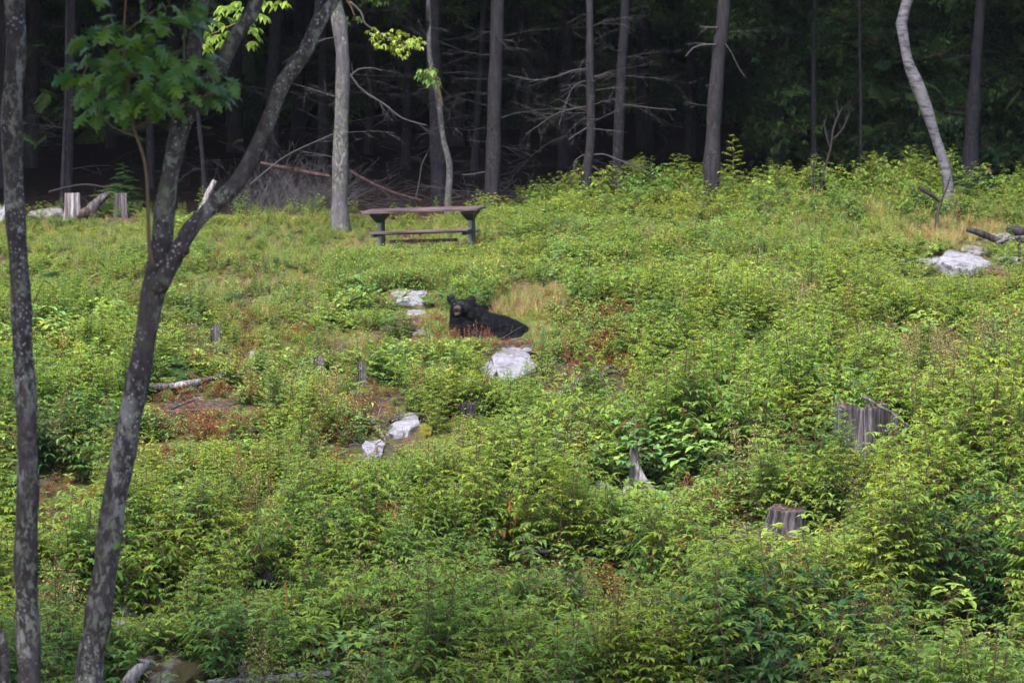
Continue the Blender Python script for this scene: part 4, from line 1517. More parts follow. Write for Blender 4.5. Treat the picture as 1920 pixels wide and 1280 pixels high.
spray_field('understory_leaves', 1300, (4.6, 13, 62, 76, CZ - 2.6, CZ + 2.4), 'dim green leafy understory behind the leaning birch', .7, 1.5, right_mass, .5, 'understory')
spray_field('understory_leaf_layer', 240, (3.2, 8.5, 61, 68, CZ - .5, CZ + 2.2), 'dim green leaves hanging above the bare dead sapling', .7, 1.3, lambda x, y, z: z > CZ - .6 + abs(x - 6) * .15, .5, 'understory')
spray_field('hemlock_boughs', 420, (4.5, 13, 61, 74, CZ - 2.6, CZ + 2.0), 'dim drooping hemlock boughs at the right of the forest', .25, .55, right_mass, .5)
spray_field('hemlock_bough_tips', 90, (-9, -5, 60, 66, CZ - 2.4, CZ + 1.0), 'dim green boughs low at the left of the forest', .2, .45, None, .5)
spray_field('understory_fringe', 80, (-3, 5, 61, 67, CZ + .1, CZ + 2.0), 'dim green fringe between the slim pines', .5, 1.0, None, .5, 'understory')


def crown_shape(x, y, z):
    return ((x + 5.0) / 5.5) ** 2 + ((y - 20.5) / 6.0) ** 2 + ((z - CZ - 6.0) / 4.2) ** 2 < 1


spray_field('oak_shade_crowns', 900, (-11, 1, 14, 27, CZ + 1.6, CZ + 10.5), 'unseen oak leaf crowns added to shade the lichen spotted trunks', .8, 1.5, crown_shape, .5, 'crown')  # out of view, added so the near trunks and oak spray fall in shade


# small conifers and saplings that stand out, each its own thing
def conifer(label, px, py, h, n=26, s=.3, group='young conifers'):
    P_ = hit(px, py)
    t = thing('young_conifer', label, 'conifer', P_, group)
    mb = MB()
    mb.tube([(0, 0, -.05), (0.01, 0, h * .5), (0, 0, h)], [.012, .008, .003], 5)
    link('trunk', mb.mesh('trunk'), M['stem'], t)
    f = PROTO['hemlock'][0][0]
    for k in range(n):
        tz = .12 + .86 * k / n
        L_ = s * (1.15 - tz) * R.uniform(.8, 1.1) + .05
        link('bough', PROTO['hemlock'][k % 3][0], None, t, (0, 0, h * tz), (R.uniform(-.1, .1), -R.uniform(-.1, .35), k * 2.4), L_)
    return t


conifer('small bright conifer behind the right cut stump at the top left', 232, 385, .75, 26, .42)
conifer('slim dark green conifer right of the bright sapling', 1458, 401, .85, 20, .17)
conifer('low spreading conifer beside the left cut stump', 205, 395, .4, 22, .5)
conifer('feathery hemlock seedling below the large split stump', 1585, 960, .42, 30, .75)
conifer('low dark hemlock seedling at the left end of the fallen grey log', 330, 720, .35, 26, .42)


TALL = {k: max(range(len(v)), key=lambda q: v[q][2]) for k, v in PROTO.items()}


def standout(kind, label, px, py, s, name=None, cat=None, i=0):
    P_ = hit(px, py)
    t = thing(name or NAMEN[kind], label, cat or CATN[kind], P_, GRP[kind])
    t['label'] = label
    t.scale = (s,) * 3
    t.rotation_euler = (0, 0, R.uniform(0, 6))
    if s >= .95:
        i = TALL[kind]
    f, st_, h = PROTO[kind][i % len(PROTO[kind])]
    link('foliage', f, None, t, kind='stuff')
    link('stem', st_, None, t)
    return t


for i, (kind, lab, px, py, s) in enumerate([
    ('sapling', 'bright sapling tallest before the bare grey pine', 1380, 408, 1.3), ('broad', 'broad leaved tall plant beside the tallest bright sapling', 1392, 408, 1.9), ('bush', 'bright bush under the tallest bright sapling', 1362, 403, 1.0), ('sapling', 'smaller bright sapling left of the tallest bright one', 1300, 401, .8),
    ('sapling', 'small bright sapling right of the tallest bright one', 1422, 401, .75), ('sapling', 'yellow green sapling at the foot of the slim pine pair', 1122, 402, .62),
    ('sapling', 'leafy sapling at the foot of the leaning birch', 1745, 400, .85), ('sapling', 'leafy sapling right of the dead sapling foot', 1690, 399, .8),
    ('sapling', 'bright sapling at the lower end of the leaning white stick', 380, 412, .7), ('sapling', 'bright sapling right of the forked tree limb', 450, 415, .62),
    ('dark', 'largest dark leafy shrub left of centre in the lower slope', 610, 1075, 1.15), ('dark', 'dark leafy shrub overlapping the largest dark one', 560, 1060, .9), ('dark', 'dark shrub low in the left corner under the saplings', 440, 1290, .7),
    ('dark', 'dark drooping shrub near the right edge mid height', 1830, 1010, .95), ('dark', 'dark shrub right of the mossy white rock', 880, 850, .62), ('dark', 'dark compact shrub left of the white rock slab', 800, 725, .5),
    ('dark', 'dark shrub at the left edge of the slope', 140, 720, .7), ('dark', 'dark shrub at the bottom edge left of centre', 660, 1330, .9),
    ('dark', 'dark shrub by the right edge in the lower slope', 1885, 1150, 1.0), ('dark', 'dark shrub left of the lower right gap', 1700, 1190, .8), ('dark', 'dark shrub at the bottom edge right of centre', 1560, 1320, .8), ('dark', 'dark shrub cut by the lower right corner', 1900, 1330, 1.0),
    ('broad', 'broad leaved clump above the bear', 905, 545, .9), ('sapling', 'pale sapling rising before the white rock slab', 885, 730, .78), ('sapling', 'thin sapling standing right before the white rock slab', 1000, 735, .55),
    ('broad', 'pale broad leaved clump below the fork of the tree', 340, 690, .9), ('sapling', 'pale sapling growing over the split stump front', 1618, 912, .62), ('sapling', 'second sapling growing over the split stump middle', 1668, 915, .42),
    ('sapling', 'bright sapling leaning over the round cut stump', 1528, 1060, .62), ('bush', 'bush right of the pointed shard', 1262, 925, .8), ('sapling', 'tall sapling right of the upturned root', 1210, 790, .98),
    ('bush', 'bush at the right side of the leaning birch foot', 1895, 404, .95), ('bush', 'rounded green bush before the forest right of the dead sapling', 1640, 400, .95), ('sapling', 'tall pale sapling on the right slope', 1465, 560, .9),
    ('sapling', 'sapling left of the pale boulder', 1725, 560, .75), ('sapling', 'leafy sapling in front of the dark log at the right edge', 1900, 560, .9),
]):
    standout(kind, lab, px, py, s, i=i)

# bare dead sapling
P_ = hit(1540, 398)
t = thing('dead_sapling', 'bare leafless brown sapling standing before the dark forest', 'sapling', P_)
for (pts, nm) in (([(1538, 360, 5), (1545, 320, 5), (1557, 280, 4), (1563, 240, 4), (1580, 200, 2)], 'stem'), ([(1557, 278, 3), (1548, 250, 3), (1545, 225, 2)], 'branch'), ([(1560, 262, 3), (1578, 245, 3), (1592, 215, 2)], 'branch'), ([(1530, 362, 3), (1524, 325, 3), (1532, 285, 2)], 'branch'), ([(1563, 240, 3), (1572, 215, 2), (1568, 190, 2)], 'branch')):
    pp, rr = wpath(pts, P_.y)
    mb = MB()
    q, r2 = refine(pp, rr, .08)
    mb.tube([x - P_ for x in q], r2, 5)
    for k in range(7 if nm == 'branch' else 3):
        i = R.randrange(1, len(q))
        dead_branch(mb, q[i] - P_, (R.uniform(-.7, .7), R.uniform(-.5, .5), 1), R.uniform(.12, .3), .003, .02, 2, 1)
    link(nm, mb.mesh(nm), M['twigdark'], t)
P_ = hit(1755, 430)
pp, rr = wpath([(1755, 440, 7), (1758, 400, 6), (1764, 378, 6)], P_.y)
t = thing('dead_sapling', 'dark forked dead stick standing below the leaning birch', 'sapling', P_)
for pts in ([(1755, 440, 7), (1758, 402, 6), (1764, 378, 6)], [(1764, 378, 6), (1745, 365, 8), (1722, 350, 8)], [(1764, 378, 4), (1776, 350, 3), (1782, 330, 2)]):
    pp, rr = wpath(pts, P_.y)
    link('branch', limb_mesh(pp, rr, .05, 8, .06, P_, 'branch'), M['darkwood'], t)
# thin brown weed stalks rising above the saplings
for k, (px_, py_, h_, lab) in enumerate([(905, 810, .95, 'thin dark conifer like stalk rising in front of the white slab'), (1420, 520, .55, 'thin brown stalk on the upper right slope'), (1020, 420, .4, 'thin brown stalk right of the table'), (640, 560, .5, 'brown dry stalk left of the stepped ledges'), (1215, 840, .6, 'brown stem left of the tall sapling'), (1160, 840, .62, 'brown stem above the pointed shard'), (1590, 560, .5, 'brown stem in the upper right growth')]):
    P_ = hit(px_, py_)
    mb = MB()
    dead_branch(mb, (0, 0, 0), (R.uniform(-.1, .1), 0, 1), h_, .008, 0, 8, 1)
    link('dry_stalk', mb.mesh('stalk'), M['twigdark'], None, P_, label=lab, category='stalk', group='dry stalks in the clearing')

# ------------------------------------------------------------------ rocks
def rock(label, px, py, w_px, h_px, depth=.5, mat='rock', seed=0, flat=True, Y=None, parts=None, group='rocks in the clearing', tilt=0, name='rock', rz=0, slope=.25):
    """px, py: middle of the foot of the visible stone"""
    P_ = hit(px, py) if Y is None else at(px, py, Y)
    w_ = w_px * P_.y / F
    h_ = h_px * P_.y / F
    rs_ = random.Random(seed)
    bm = bmesh.new()
    bmesh.ops.create_icosphere(bm, subdivisions=4, radius=1)
    planes = []
    for k in range(11):
        nv = Vector((rs_.gauss(0, 1), rs_.gauss(0, 1), rs_.gauss(0, .8))).normalized()
        planes.append((nv, rs_.uniform(.7, .95)))
    planes.append((Vector((rs_.uniform(-.12, .12), -slope, 1)).normalized(), .4))
    from mathutils import noise as mn
    off = Vector((seed * 3.1, 7.7, 1.3))
    for v in bm.verts:
        for nv, dd in planes:
            e = v.co.dot(nv) - dd
            if e > 0:
                v.co -= nv * e * .92
        v.co *= 1 + .2 * mn.noise(v.co * 2.0 + off) + .07 * mn.noise(v.co * 5 + off)
        v.co.z += .02 * mn.noise(v.co * 14 + off)
    zmax = max(v.co.z for v in bm.verts)
    xs_ = max(abs(v.co.x) for v in bm.verts)
    for v in bm.verts:
        v.co.x *= w_ / 2 / xs_
        v.co.y *= depth / 1.6
        v.co.z *= h_ / zmax if v.co.z > 0 else .25
    me = bpy.data.meshes.new('rock')
    bm.to_mesh(me)
    bm.free()
    me.polygons.foreach_set('use_smooth', [(rs_.random() < .0) for _ in me.polygons])
    o = link(name, me, M[mat], None, P_ + Vector((0, depth * .45, 0)), (0, tilt, rz), label=label, category='rock', group=group)
    return o


rock('largest white rock slab just below the bear', 958, 712, 104, 40, 1.7, seed=41, slope=.42)
rock('pale broken slab piece left of the largest slab', 915, 708, 46, 22, .8, seed=42, slope=.3)
rock('thin pale slab layer between the bear and the largest slab', 965, 664, 92, 12, .5, 'rockdark', seed=2)
rock('small grey stone at the left end of the slab by the bear', 905, 668, 30, 12, .3, 'rockdark', seed=21)
rock('bright white flat step of rock left of the bear head', 770, 576, 60, 17, .5, seed=3)
rock('narrow white ledge right above the bright white step', 781, 556, 40, 9, .16, 'rock', seed=4, name='ledge')
rock('left dark ledge of the rock steps', 748, 560, 34, 13, .2, 'rockdark', seed=5, name='ledge')
rock('middle thin grey ledge of the rock steps', 757, 549, 54, 9, .16, 'rockdark', seed=6, name='ledge')
rock('topmost pale thin ledge of the rock steps', 768, 540, 62, 7, .16, 'rock', seed=31, name='ledge')
rock('low pale stone below the bright white step', 780, 593, 44, 9, .3, 'rockdark', seed=7)
rock('small white rock left of the red weeds below the bear', 788, 631, 38, 11, .35, seed=8)
rock('white rock with yellow moss on its right end', 756, 818, 72, 32, .8, seed=9)
rock('pale rock low left of the mossy white rock', 700, 860, 48, 26, .6, seed=10)
rock('small white stone above the brown debris', 660, 775, 26, 12, .3, seed=11)
rock('small white stone by the fern left of the debris', 474, 674, 20, 14, .25, seed=12)
rock('second tiny white stone of the brown debris', 690, 766, 26, 7, .2, seed=22)
rock('tiny white stone left of the upturned root', 1052, 737, 24, 9, .25, seed=13)
rock('largest pale grey boulder at the right of the clearing', 1812, 516, 112, 38, 1.0, seed=14)
rock('low pale rock left of the largest right boulder', 1745, 496, 62, 14, .6, seed=15)
rock('small white stone left of the low pale right rock', 1692, 492, 40, 10, .4, seed=16)
rock('slanting pale rock behind the largest right boulder', 1830, 478, 60, 14, .5, 'rockdark', seed=17)
rock('pale rock under the dark charred log', 1885, 456, 66, 16, .6, seed=18)
rock('flat pale rock at the right edge', 1900, 495, 50, 16, .5, seed=23)
rock('curved white rock beside the forked trunk', 238, 1154, 52, 60, .5, seed=19)
rock('pale stone under the curved white rock', 222, 1178, 24, 12, .2, seed=24)
rock('large mossy brown boulder at the lower left', 325, 1296, 160, 66, 1.0, 'rockmoss', seed=20)
rock('pale rock cut by the left edge below the forest', 2, 418, 26, 34, .4, seed=25)
rock('flat grey rock left of the cut stumps', 85, 408, 70, 16, .5, 'rockdark', seed=26)
rock('tan topped stone beside the left cut stump', 100, 394, 26, 7, .3, 'rockmoss', seed=27)
rock('tiny pale stone below the round cut stump', 1322, 1010, 18, 26, .2, 'rockdark', seed=28)
# moss cushion
rock('yellow green moss cushion on the right end of the white rock', 798, 820, 30, 20, .4, 'moss', seed=30, name='moss_cushion', group=None)

# ------------------------------------------------------------------ stumps
def stump(label, px, py, w_top, w_bot, h_px, mat='greywood', seed=0, cat='stump', split=False, lean=0, topcut=True, jag=.06, group='weathered stumps', slant=0.0, name='stump', bottomcut=0):
    P_ = hit(px, py)
    k = P_.y / F
    rs_ = random.Random(seed)
    r0, r1, h_ = w_bot / 2 * k, w_top / 2 * k, h_px * k
    t = thing(name, label, cat, P_, group)
    mb = MB()
    seg = 36
    ph = [rs_.uniform(0, 6) for _ in range(4)]
    jagv = [rs_.uniform(-jag, jag) * h_ for _ in range(seg)]
    rows = []
    lv = [-.3, 0, .12, .3, .5, .7, .85, .97, 1.0]
    for t_ in lv:
        e = max(0, 1 - max(t_, 0)) ** 2.2
        rr = r1 + (r0 - r1) * e
        row = []
        for s in range(seg):
            an = 2 * math.pi * s / seg
            fl = 1 + (.10 + .16 * e) * math.sin(an * 4 + ph[0]) + .06 * math.sin(an * 9 + ph[1]) + .045 * (1 if s % 2 else -1) + .03 * math.sin(an * 15 + ph[2])
            r_ = rr * fl * (.97 if t_ == 1.0 else 1)
            z = h_ * t_ + (jagv[s] if t_ >= .97 else 0) + slant * h_ * math.cos(an) * max(t_, 0)
            if split and math.cos(an - 1.2) > .55 and t_ > .5:
                z -= h_ * .32 * (t_ - .5)
            row.append(mb.vert((math.cos(an) * r_ + lean * h_ * max(t_, 0), math.sin(an) * r_ * .85, z)))
        rows.append(row)
    for a in range(len(rows) - 1):
        for s in range(seg):
            s2 = (s + 1) % seg
            mb.f.append((rows[a][s], rows[a][s2], rows[a + 1][s2], rows[a + 1][s]))
    if jag >= .05:
        for s in range(0, seg, 2):
            if rs_.random() < .6:
                b = Vector(mb.v[rows[-1][s]])
                hh_ = h_ * rs_.uniform(.04, .16)
                mb.tube([b - Vector((0, 0, h_ * .3)), b, b + Vector((rs_.uniform(-.01, .01), 0, hh_))], [.016, .012, .003], 4, rough=.2)
    me = mb.mesh('stump_body')
    link('trunk', me, M[mat], t)
    # cut face: sunken rings
    mb2 = MB()
    prev = rows[-1]
    pv = [mb2.vert(mb.v[i]) for i in prev]
    cxm = sum(mb.v[i][0] for i in prev) / seg
    cym = sum(mb.v[i][1] for i in prev) / seg
    for q, dz in ((.9, -.03), (.55, -.05), (.2, -.07)):
        nw = []
        for s in range(seg):
            b = mb.v[prev[s]]
            nw.append(mb2.vert((cxm + (b[0] - cxm) * q, cym + (b[1] - cym) * q, b[2] + dz * h_ + rs_.uniform(-.012, .012) * h_)))
        for s in range(seg):
            s2 = (s + 1) % seg
            mb2.f.append((pv[s], pv[s2], nw[s2], nw[s]))
        pv = nw
    mb2.f.append(tuple(pv))
    link('cut_face', mb2.mesh('cut_face'), M['brownwood' if topcut else mat], t)
    return t, P_, k


stump_tilt = 0
t, P_, k = stump('largest grey stump, wide and split, under a crooked stick', 1612, 885, 92, 104, 128, seed=1, split=True, jag=.05)
# the right hand broken half of the big stump
mb = MB()
rs_ = random.Random(5)
for i in range(9):
    x0 = (22 + i * 9.5) * k
    hh = (100 - abs(i - 5) * 6 + rs_.uniform(-12, 14)) * k
    y0_ = .1 + .05 * math.sin(i)
    pts = [Vector((x0 - .02, y0_, -.2)), Vector((x0, y0_, hh * .5)), Vector((x0 + .015 * rs_.uniform(-1, 1.6), y0_ + .02, hh))]
    mb.tube(pts, [.055, .05, .035], 7, rough=.12)
link('broken_half', mb.mesh('broken_half'), M['greywood'], t)
o = bare('crooked pale stick lying over the largest stump', [(1614, 743, 6), (1630, 750, 8), (1648, 762, 7), (1670, 772, 7), (1688, 788, 6), (1702, 796, 4)], P_.y - .35, 'greywood', 1, name='stick')
t_r, _p, _k = stump('round cut stump with dark hollow top and flared left root', 1465, 1012, 66, 112, 62, seed=2, lean=.12, jag=.01)
t_r.rotation_euler = (.13, .05, 0)
stump('pointed grey shard stump leaning right at its foot', 1200, 926, 13, 62, 74, seed=3, cat='stump', lean=-.16, jag=.15, mat='palewood', topcut=False)
stump('pale straight cut stump, left of the two at the top left', 136, 414, 25, 30, 52, seed=4, jag=.01, mat='palewood')
stump('darker cut stump, right of the two at the top left', 226, 410, 24, 27, 47, seed=5, jag=.02)
stump('small dark hollow stump right of the mossy white rock', 877, 792, 30, 34, 34, seed=6, mat='darkwood')
stump('thin upright grey snag left of the white rock slab', 678, 722, 13, 17, 38, seed=7, cat='snag', name='snag', jag=.05, group=None)
stump('small grey rotten stump above the fallen log', 404, 652, 16, 22, 40, seed=8, jag=.15)
stump('small grey broken stump between fern and debris', 598, 702, 18, 22, 30, seed=9, jag=.15)
stump('small dark stump in the lower left saplings', 502, 1108, 22, 26, 36, seed=10, mat='darkwood', jag=.15)
stump('tiny grey stump left of the dead sapling', 1487, 366, 16, 18, 18, seed=11, jag=.05)
stump('pale hidden stump left of the pointed shard', 1132, 945, 18, 24, 36, seed=12, jag=.1, mat='palewood')
stump('tiny pale stump on the grass right of the table', 1078, 398, 8, 9, 14, seed=13, jag=.05, mat='palewood')

# ------------------------------------------------------------------ logs, roots and sticks
def log_(label, pts, mat='greywood', Y=None, name='log', cat='log', seg=12, group=None, rough=.09, lift=0.0, twigs=0):
    pp, rr = [], []
    for (a, b, c) in pts:
        q = hit(a, b + c / 2) if Y is None else at(a, b, Y)
        r_ = c / 2 * q.y / F
        pp.append(q + Vector((0, 0, r_ * .6 + lift)) if Y is None else q)
        rr.append(r_)
    b0 = pp[0].copy()
    mb = MB()
    q, r2 = refine(pp, rr, .07)
    mb.tube([x - b0 for x in q], [r * (1 + R.uniform(-.08, .08)) for r in r2], seg, rough=rough)
    for _ in range(twigs):
        i = R.randrange(1, len(q) - 1)
        dead_branch(mb, q[i] - b0, (R.uniform(-1, 1), R.uniform(-.5, .5), R.uniform(.2, 1)), R.uniform(.15, .4), r2[i] * .3, 0, 2, 1)
    return link(name, mb.mesh('log', True), M[mat], None, b0, label=label, category=cat, group=group)


t = thing('fallen_log', 'fallen grey log with a bleached middle lying beside the forked tree', 'log', hit(280, 745))
for (pts, mt, nm) in (([(280, 740, 13), (300, 738, 14), (325, 735, 13)], 'greywood', 'broken_end'), ([(318, 738, 13), (345, 733, 15), (374, 727, 13)], 'palewood', 'bleached_section'), ([(372, 727, 11), (400, 720, 9), (430, 716, 8), (466, 708, 7)], 'greywood', 'thin_end')):
    pp, rr = [], []
    for (a, b, c) in pts:
        q = hit(a, b + 6)
        pp.append(q + Vector((0, 0, .11)) - t.location)
        rr.append(c / 2 * q.y / F)
    mb = MB()
    q, r2 = refine(pp, rr, .06)
    mb.tube(q, r2, 12, rough=.1)
    link(nm, mb.mesh(nm, True), M[mt], t)
G1 = 'sticks lying in the brown debris by the fallen log'
log_('grey stick below the bleached part of the fallen log', [(318, 768, 6), (340, 758, 6), (362, 750, 5)], 'greywood', name='stick', cat='stick', group=G1)
log_('long thin grey stick right of the forked tree below the log', [(318, 776, 4), (360, 770, 5), (400, 768, 4), (452, 752, 3)], 'greywood', name='stick', cat='stick', group=G1)
log_('short pale stick near the end of the fallen log', [(350, 752, 4), (365, 748, 5), (382, 744, 4)], 'palewood', name='stick', cat='stick', group=G1)
log_('pale crooked branch lying left of the mossy white rock', [(688, 778, 6), (698, 792, 8), (708, 805, 8), (722, 824, 8)], 'palewood', name='branch_piece', cat='branch', twigs=3)
log_('long thin stick pointing right over the white mossy rock', [(735, 797, 3), (765, 788, 4), (800, 780, 4), (830, 773, 3)], 'palewood', name='stick', cat='stick', group='sticks by the mossy white rock', lift=.05)
log_('thin stick at the left of the brown debris by the white rock', [(640, 803, 4), (665, 806, 4), (688, 804, 4)], 'greywood', name='stick', cat='stick', group='sticks by the mossy white rock')
log_('thin dark stick above the brown debris', [(700, 728, 3), (740, 738, 3), (770, 742, 3)], 'greywood', name='stick', cat='stick', group='sticks by the mossy white rock')
t = thing('upturned_root', 'tangle of grey upturned roots right of the white rock slab', 'root', hit(1122, 735))
YR_ = hit(1122, 735).y
for pts in ([(1122, 738, 13), (1122, 715, 12), (1116, 698, 12), (1104, 690, 9)], [(1120, 715, 10), (1090, 722, 8), (1060, 735, 6)], [(1120, 715, 8), (1140, 722, 7), (1162, 738, 5)], [(1122, 700, 8), (1140, 705, 7), (1155, 715, 5)], [(1110, 705, 7), (1085, 712, 7), (1066, 722, 6), (1045, 728, 4)], [(1124, 730, 5), (1100, 732, 5), (1085, 733, 4)], [(1128, 712, 9), (1136, 692, 7), (1150, 688, 5)], [(1140, 700, 6), (1170, 692, 5), (1180, 688, 4)], [(1105, 690, 4), (1090, 684, 3), (1075, 690, 2)]):
    pp, rr = wpath(pts, [YR_ + R.uniform(-.15, .15) for _ in pts])
    link('root', limb_mesh(pp, rr, .04, 8, .1, Vector(t.location), 'root'), M['greywood'], t)
log_('dark charred log slanting down at the right edge', [(1812, 430, 9), (1835, 436, 12), (1860, 446, 14), (1880, 456, 12)], 'darkwood', name='charred_log', Y=hit(1850, 470).y)
log_('thick dark log end cut by the right edge', [(1888, 428, 14), (1910, 434, 20), (1945, 442, 22)], 'darkwood', name='charred_log', Y=hit(1850, 470).y + .3)
log_('grey branch resting over the pale rock at the right edge', [(1868, 456, 6), (1895, 447, 7), (1935, 444, 8)], 'greywood', name='branch_piece', cat='branch', Y=hit(1850, 470).y - .1)
log_('short upright dark post at the right edge beside the log', [(1911, 490, 7), (1912, 470, 7), (1910, 450, 6)], 'darkwood', name='post', cat='post', Y=hit(1900, 500).y)
log_('reddish plank lying at the foot of the leaning birch', [(1755, 392, 9), (1778, 390, 10), (1800, 389, 9)], 'pinkwood', name='plank', cat='plank')
log_('leaning pale stick right of the forked tree limb', [(372, 402, 10), (382, 382, 11), (392, 360, 12), (403, 338, 9)], 'palewood', Y=hit(372, 405).y, name='leaning_stick', cat='stick')
log_('weathered driftwood root between the two cut stumps', [(160, 408, 16), (172, 392, 20), (185, 378, 18), (204, 363, 10)], 'greywood', Y=hit(180, 412).y, name='driftwood', cat='root', rough=.2)
log_('brown rotten wood at the foot of the pale cut stump', [(146, 412, 16), (156, 400, 18), (166, 392, 12)], 'brownwood', Y=hit(150, 414).y, name='rotten_wood', cat='wood', rough=.2)
log_('dark log across the lower centre gap', [(962, 1076, 7), (1000, 1074, 10), (1030, 1073, 9), (1062, 1070, 6)], 'darkwood', lift=.22)
log_('grey stick slanting beside the brown mossy gap', [(1036, 1092, 5), (1065, 1105, 5), (1092, 1128, 4)], 'greywood', name='stick', cat='stick', lift=.1)
log_('pale broken log end before the mossy boulder', [(232, 1290, 26), (252, 1262, 24), (276, 1240, 14), (262, 1236, 6)], 'palewood', Y=hit(300, 1296).y - .5, name='broken_log')
log_('long grey log along the bottom left edge', [(390, 1280, 14), (470, 1276, 14), (540, 1270, 16), (620, 1262, 12)], 'greywood', Y=31.0, twigs=6)
log_('pale dead limb over the dark gap at the lower right', [(1765, 1232, 5), (1800, 1222, 8), (1830, 1222, 9), (1850, 1208, 6)], 'greywood', Y=31.6, name='dead_limb', cat='branch', twigs=10)
log_('brown dead limb low in the lower right corner', [(1740, 1262, 8), (1790, 1250, 10), (1850, 1255, 9)], 'brownwood', Y=31.8, name='dead_limb', cat='branch', twigs=10)
log_('grey twisted limb beside the lower right gap', [(1830, 1276, 5), (1832, 1240, 6), (1828, 1222, 5)], 'greywood', Y=31.6, name='dead_limb', cat='branch', twigs=4)
log_('brown twig arching over the tan seed patch', [(1786, 690, 4), (1810, 676, 5), (1835, 668, 4), (1880, 655, 3)], 'brownwood', Y=hit(1800, 720).y, name='stick', cat='stick', twigs=4)
log_('grey brush limb on the upper right slope', [(1560, 395, 4), (1585, 404, 5), (1620, 410, 4), (1650, 412, 3)], 'greywood', name='stick', cat='stick', lift=.12, twigs=9)
log_('small grey stick above the bear in the grass', [(1090, 566, 3), (1100, 559, 4), (1108, 552, 3)], 'greywood', name='stick', cat='stick', lift=.15)
log_('grey root below the round cut stump', [(1400, 1060, 12), (1385, 1040, 14), (1405, 1018, 12)], 'greywood', name='root', cat='root', lift=.2, twigs=4)
log_('pale white twig left above the bear rock', [(985, 684, 3), (1000, 696, 4), (1012, 706, 3)], 'palewood', name='stick', cat='stick', lift=.1)

# litter of small sticks in the brown patches
mb = MB()
for (cx, cy2, rx, ry, n) in ((370, 775, 90, 30, 60), (700, 775, 70, 35, 60), (1115, 715, 70, 30, 45), (960, 655, 55, 12, 25), (90, 960, 60, 50, 40), (1060, 1120, 50, 30, 20), (1800, 450, 110, 22, 40), (690, 850, 50, 22, 25)):
    for k in range(n):
        P_ = hit(cx + R.uniform(-1, 1) * rx, cy2 + R.uniform(-1, 1) * ry)
        dead_branch(mb, P_ + Vector((0, 0, .03)), (R.uniform(-1, 1), R.uniform(-.6, .6), R.uniform(-.05, .25)), R.uniform(.1, .5), R.uniform(.003, .008), -.01, 2, 1)
link('stick_litter', mb.mesh('stick_litter'), M['twig'], kind='stuff', label='small grey sticks littering the brown patches', category='litter')

# ------------------------------------------------------------------ picnic table
def box(mb, c, s, rot=None):
    c = Vector(c)
    vs = []
    for dx in (-.5, .5):
        for dy in (-.5, .5):
            for dz in (-.5, .5):
                v = Vector((dx * s[0], dy * s[1], dz * s[2]))
                if rot:
                    v = rot @ v
                vs.append(mb.vert(c + v))
    for f in ((0, 1, 3, 2), (4, 6, 7, 5), (0, 4, 5, 1), (2, 3, 7, 6), (0, 2, 6, 4), (1, 5, 7, 3)):
        mb.f.append(tuple(vs[i] for i in f))


YTB = 50.0
ctr = at(786, 396, YTB)             # middle of the near top edge
gz = G(ctr.x, YTB)
tb = thing('picnic_table', 'reddish topped picnic table standing in tall grass before the forest', 'table', (ctr.x, YTB, gz), rz=math.radians(-9))
topz = ctr.z - gz
roll = Matrix.Rotation(math.radians(-2.2), 3, 'Y')
for k in range(5):
    mb = MB()
    box(mb, (0, 0, 0), (1.74, .142, .042))
    bmx = bmesh.new()
    me = mb.mesh('top_board')
    o = link('top_board', me, M['tabletop'], tb, roll @ Vector((0, .07 + k * .149, 0)) + Vector((0, 0, topz)), (0, math.radians(-2.2), 0))
    bv = o.modifiers.new('bevel', 'BEVEL')
    bv.width = .006
for sx in (-.66, .7):
    c0 = roll @ Vector((sx, .375, 0)) + Vector((0, 0, topz))
    mb = MB()
    # gusset: a trapezoid narrowing to the post
    w0, w1, hgt_ = .095, .04, .15
    for (yy0) in (0,):
        vs = []
        for (xw, z_) in ((w0, -.022), (w0, -.06), (w1, -hgt_ - .02)):
            for s1 in (-1, 1):
                for s2 in (-1, 1):
                    vs.append(mb.vert((c0.x + s1 * xw, c0.y + s2 * (.3 if z_ > -.07 else .06), c0.z + z_)))
        for a in (0, 4):
            q = [vs[a], vs[a + 1], vs[a + 3], vs[a + 2]]
            q2 = [vs[a + 4], vs[a + 5], vs[a + 7], vs[a + 6]]
            for j in range(4):
                mb.f.append((q[j], q[(j + 1) % 4], q2[(j + 1) % 4], q2[j]))
        mb.f.append((vs[0], vs[2], vs[3], vs[1]))
        mb.f.append((vs[8], vs[9], vs[11], vs[10]))
    link('bracket', mb.mesh('bracket'), M['tabledark'], tb)
    mb = MB()
    box(mb, (c0.x, c0.y, (c0.z - hgt_) / 2 - .1), (.058, .09, c0.z - hgt_ + .2))
    o = link('leg', mb.mesh('leg'), M['tablepost'], tb)
    o.modifiers.new('bevel', 'BEVEL').width = .006
    mb = MB()
    box(mb, (c0.x + .05, c0.y, (c0.z - hgt_) / 2 - .1), (.02, .14, c0.z - hgt_ + .2))
    link('leg_flange', mb.mesh('leg_flange'), M['tabledark'], tb)
    mb = MB()
    box(mb, (c0.x, c0.y - .25, c0.z - .335), (.06, .62, .05))
    link('seat_arm', mb.mesh('seat_arm'), M['tabledark'], tb)
for (yo, zo, L_, x_) in ((-.16, -.285, 1.46, .06), (-.31, -.285, 1.46, .06), (1.0, -.37, 1.46, -.0)):
    mb = MB()
    box(mb, (0, 0, 0), (L_, .14, .03))
    o = link('bench_board', mb.mesh('bench_board'), M['tabletop'], tb, roll @ Vector((x_, yo, 0)) + Vector((0, 0, topz + zo)), (0, math.radians(-2.6), 0))
    o.modifiers.new('bevel', 'BEVEL').width = .006
mb = MB()
box(mb, (0.1, -.2, topz - .42), (1.0, .05, .045), roll)  # thin brown bar set low under the near bench
link('low_bar', mb.mesh('low_bar'), M['brownwood'], tb)

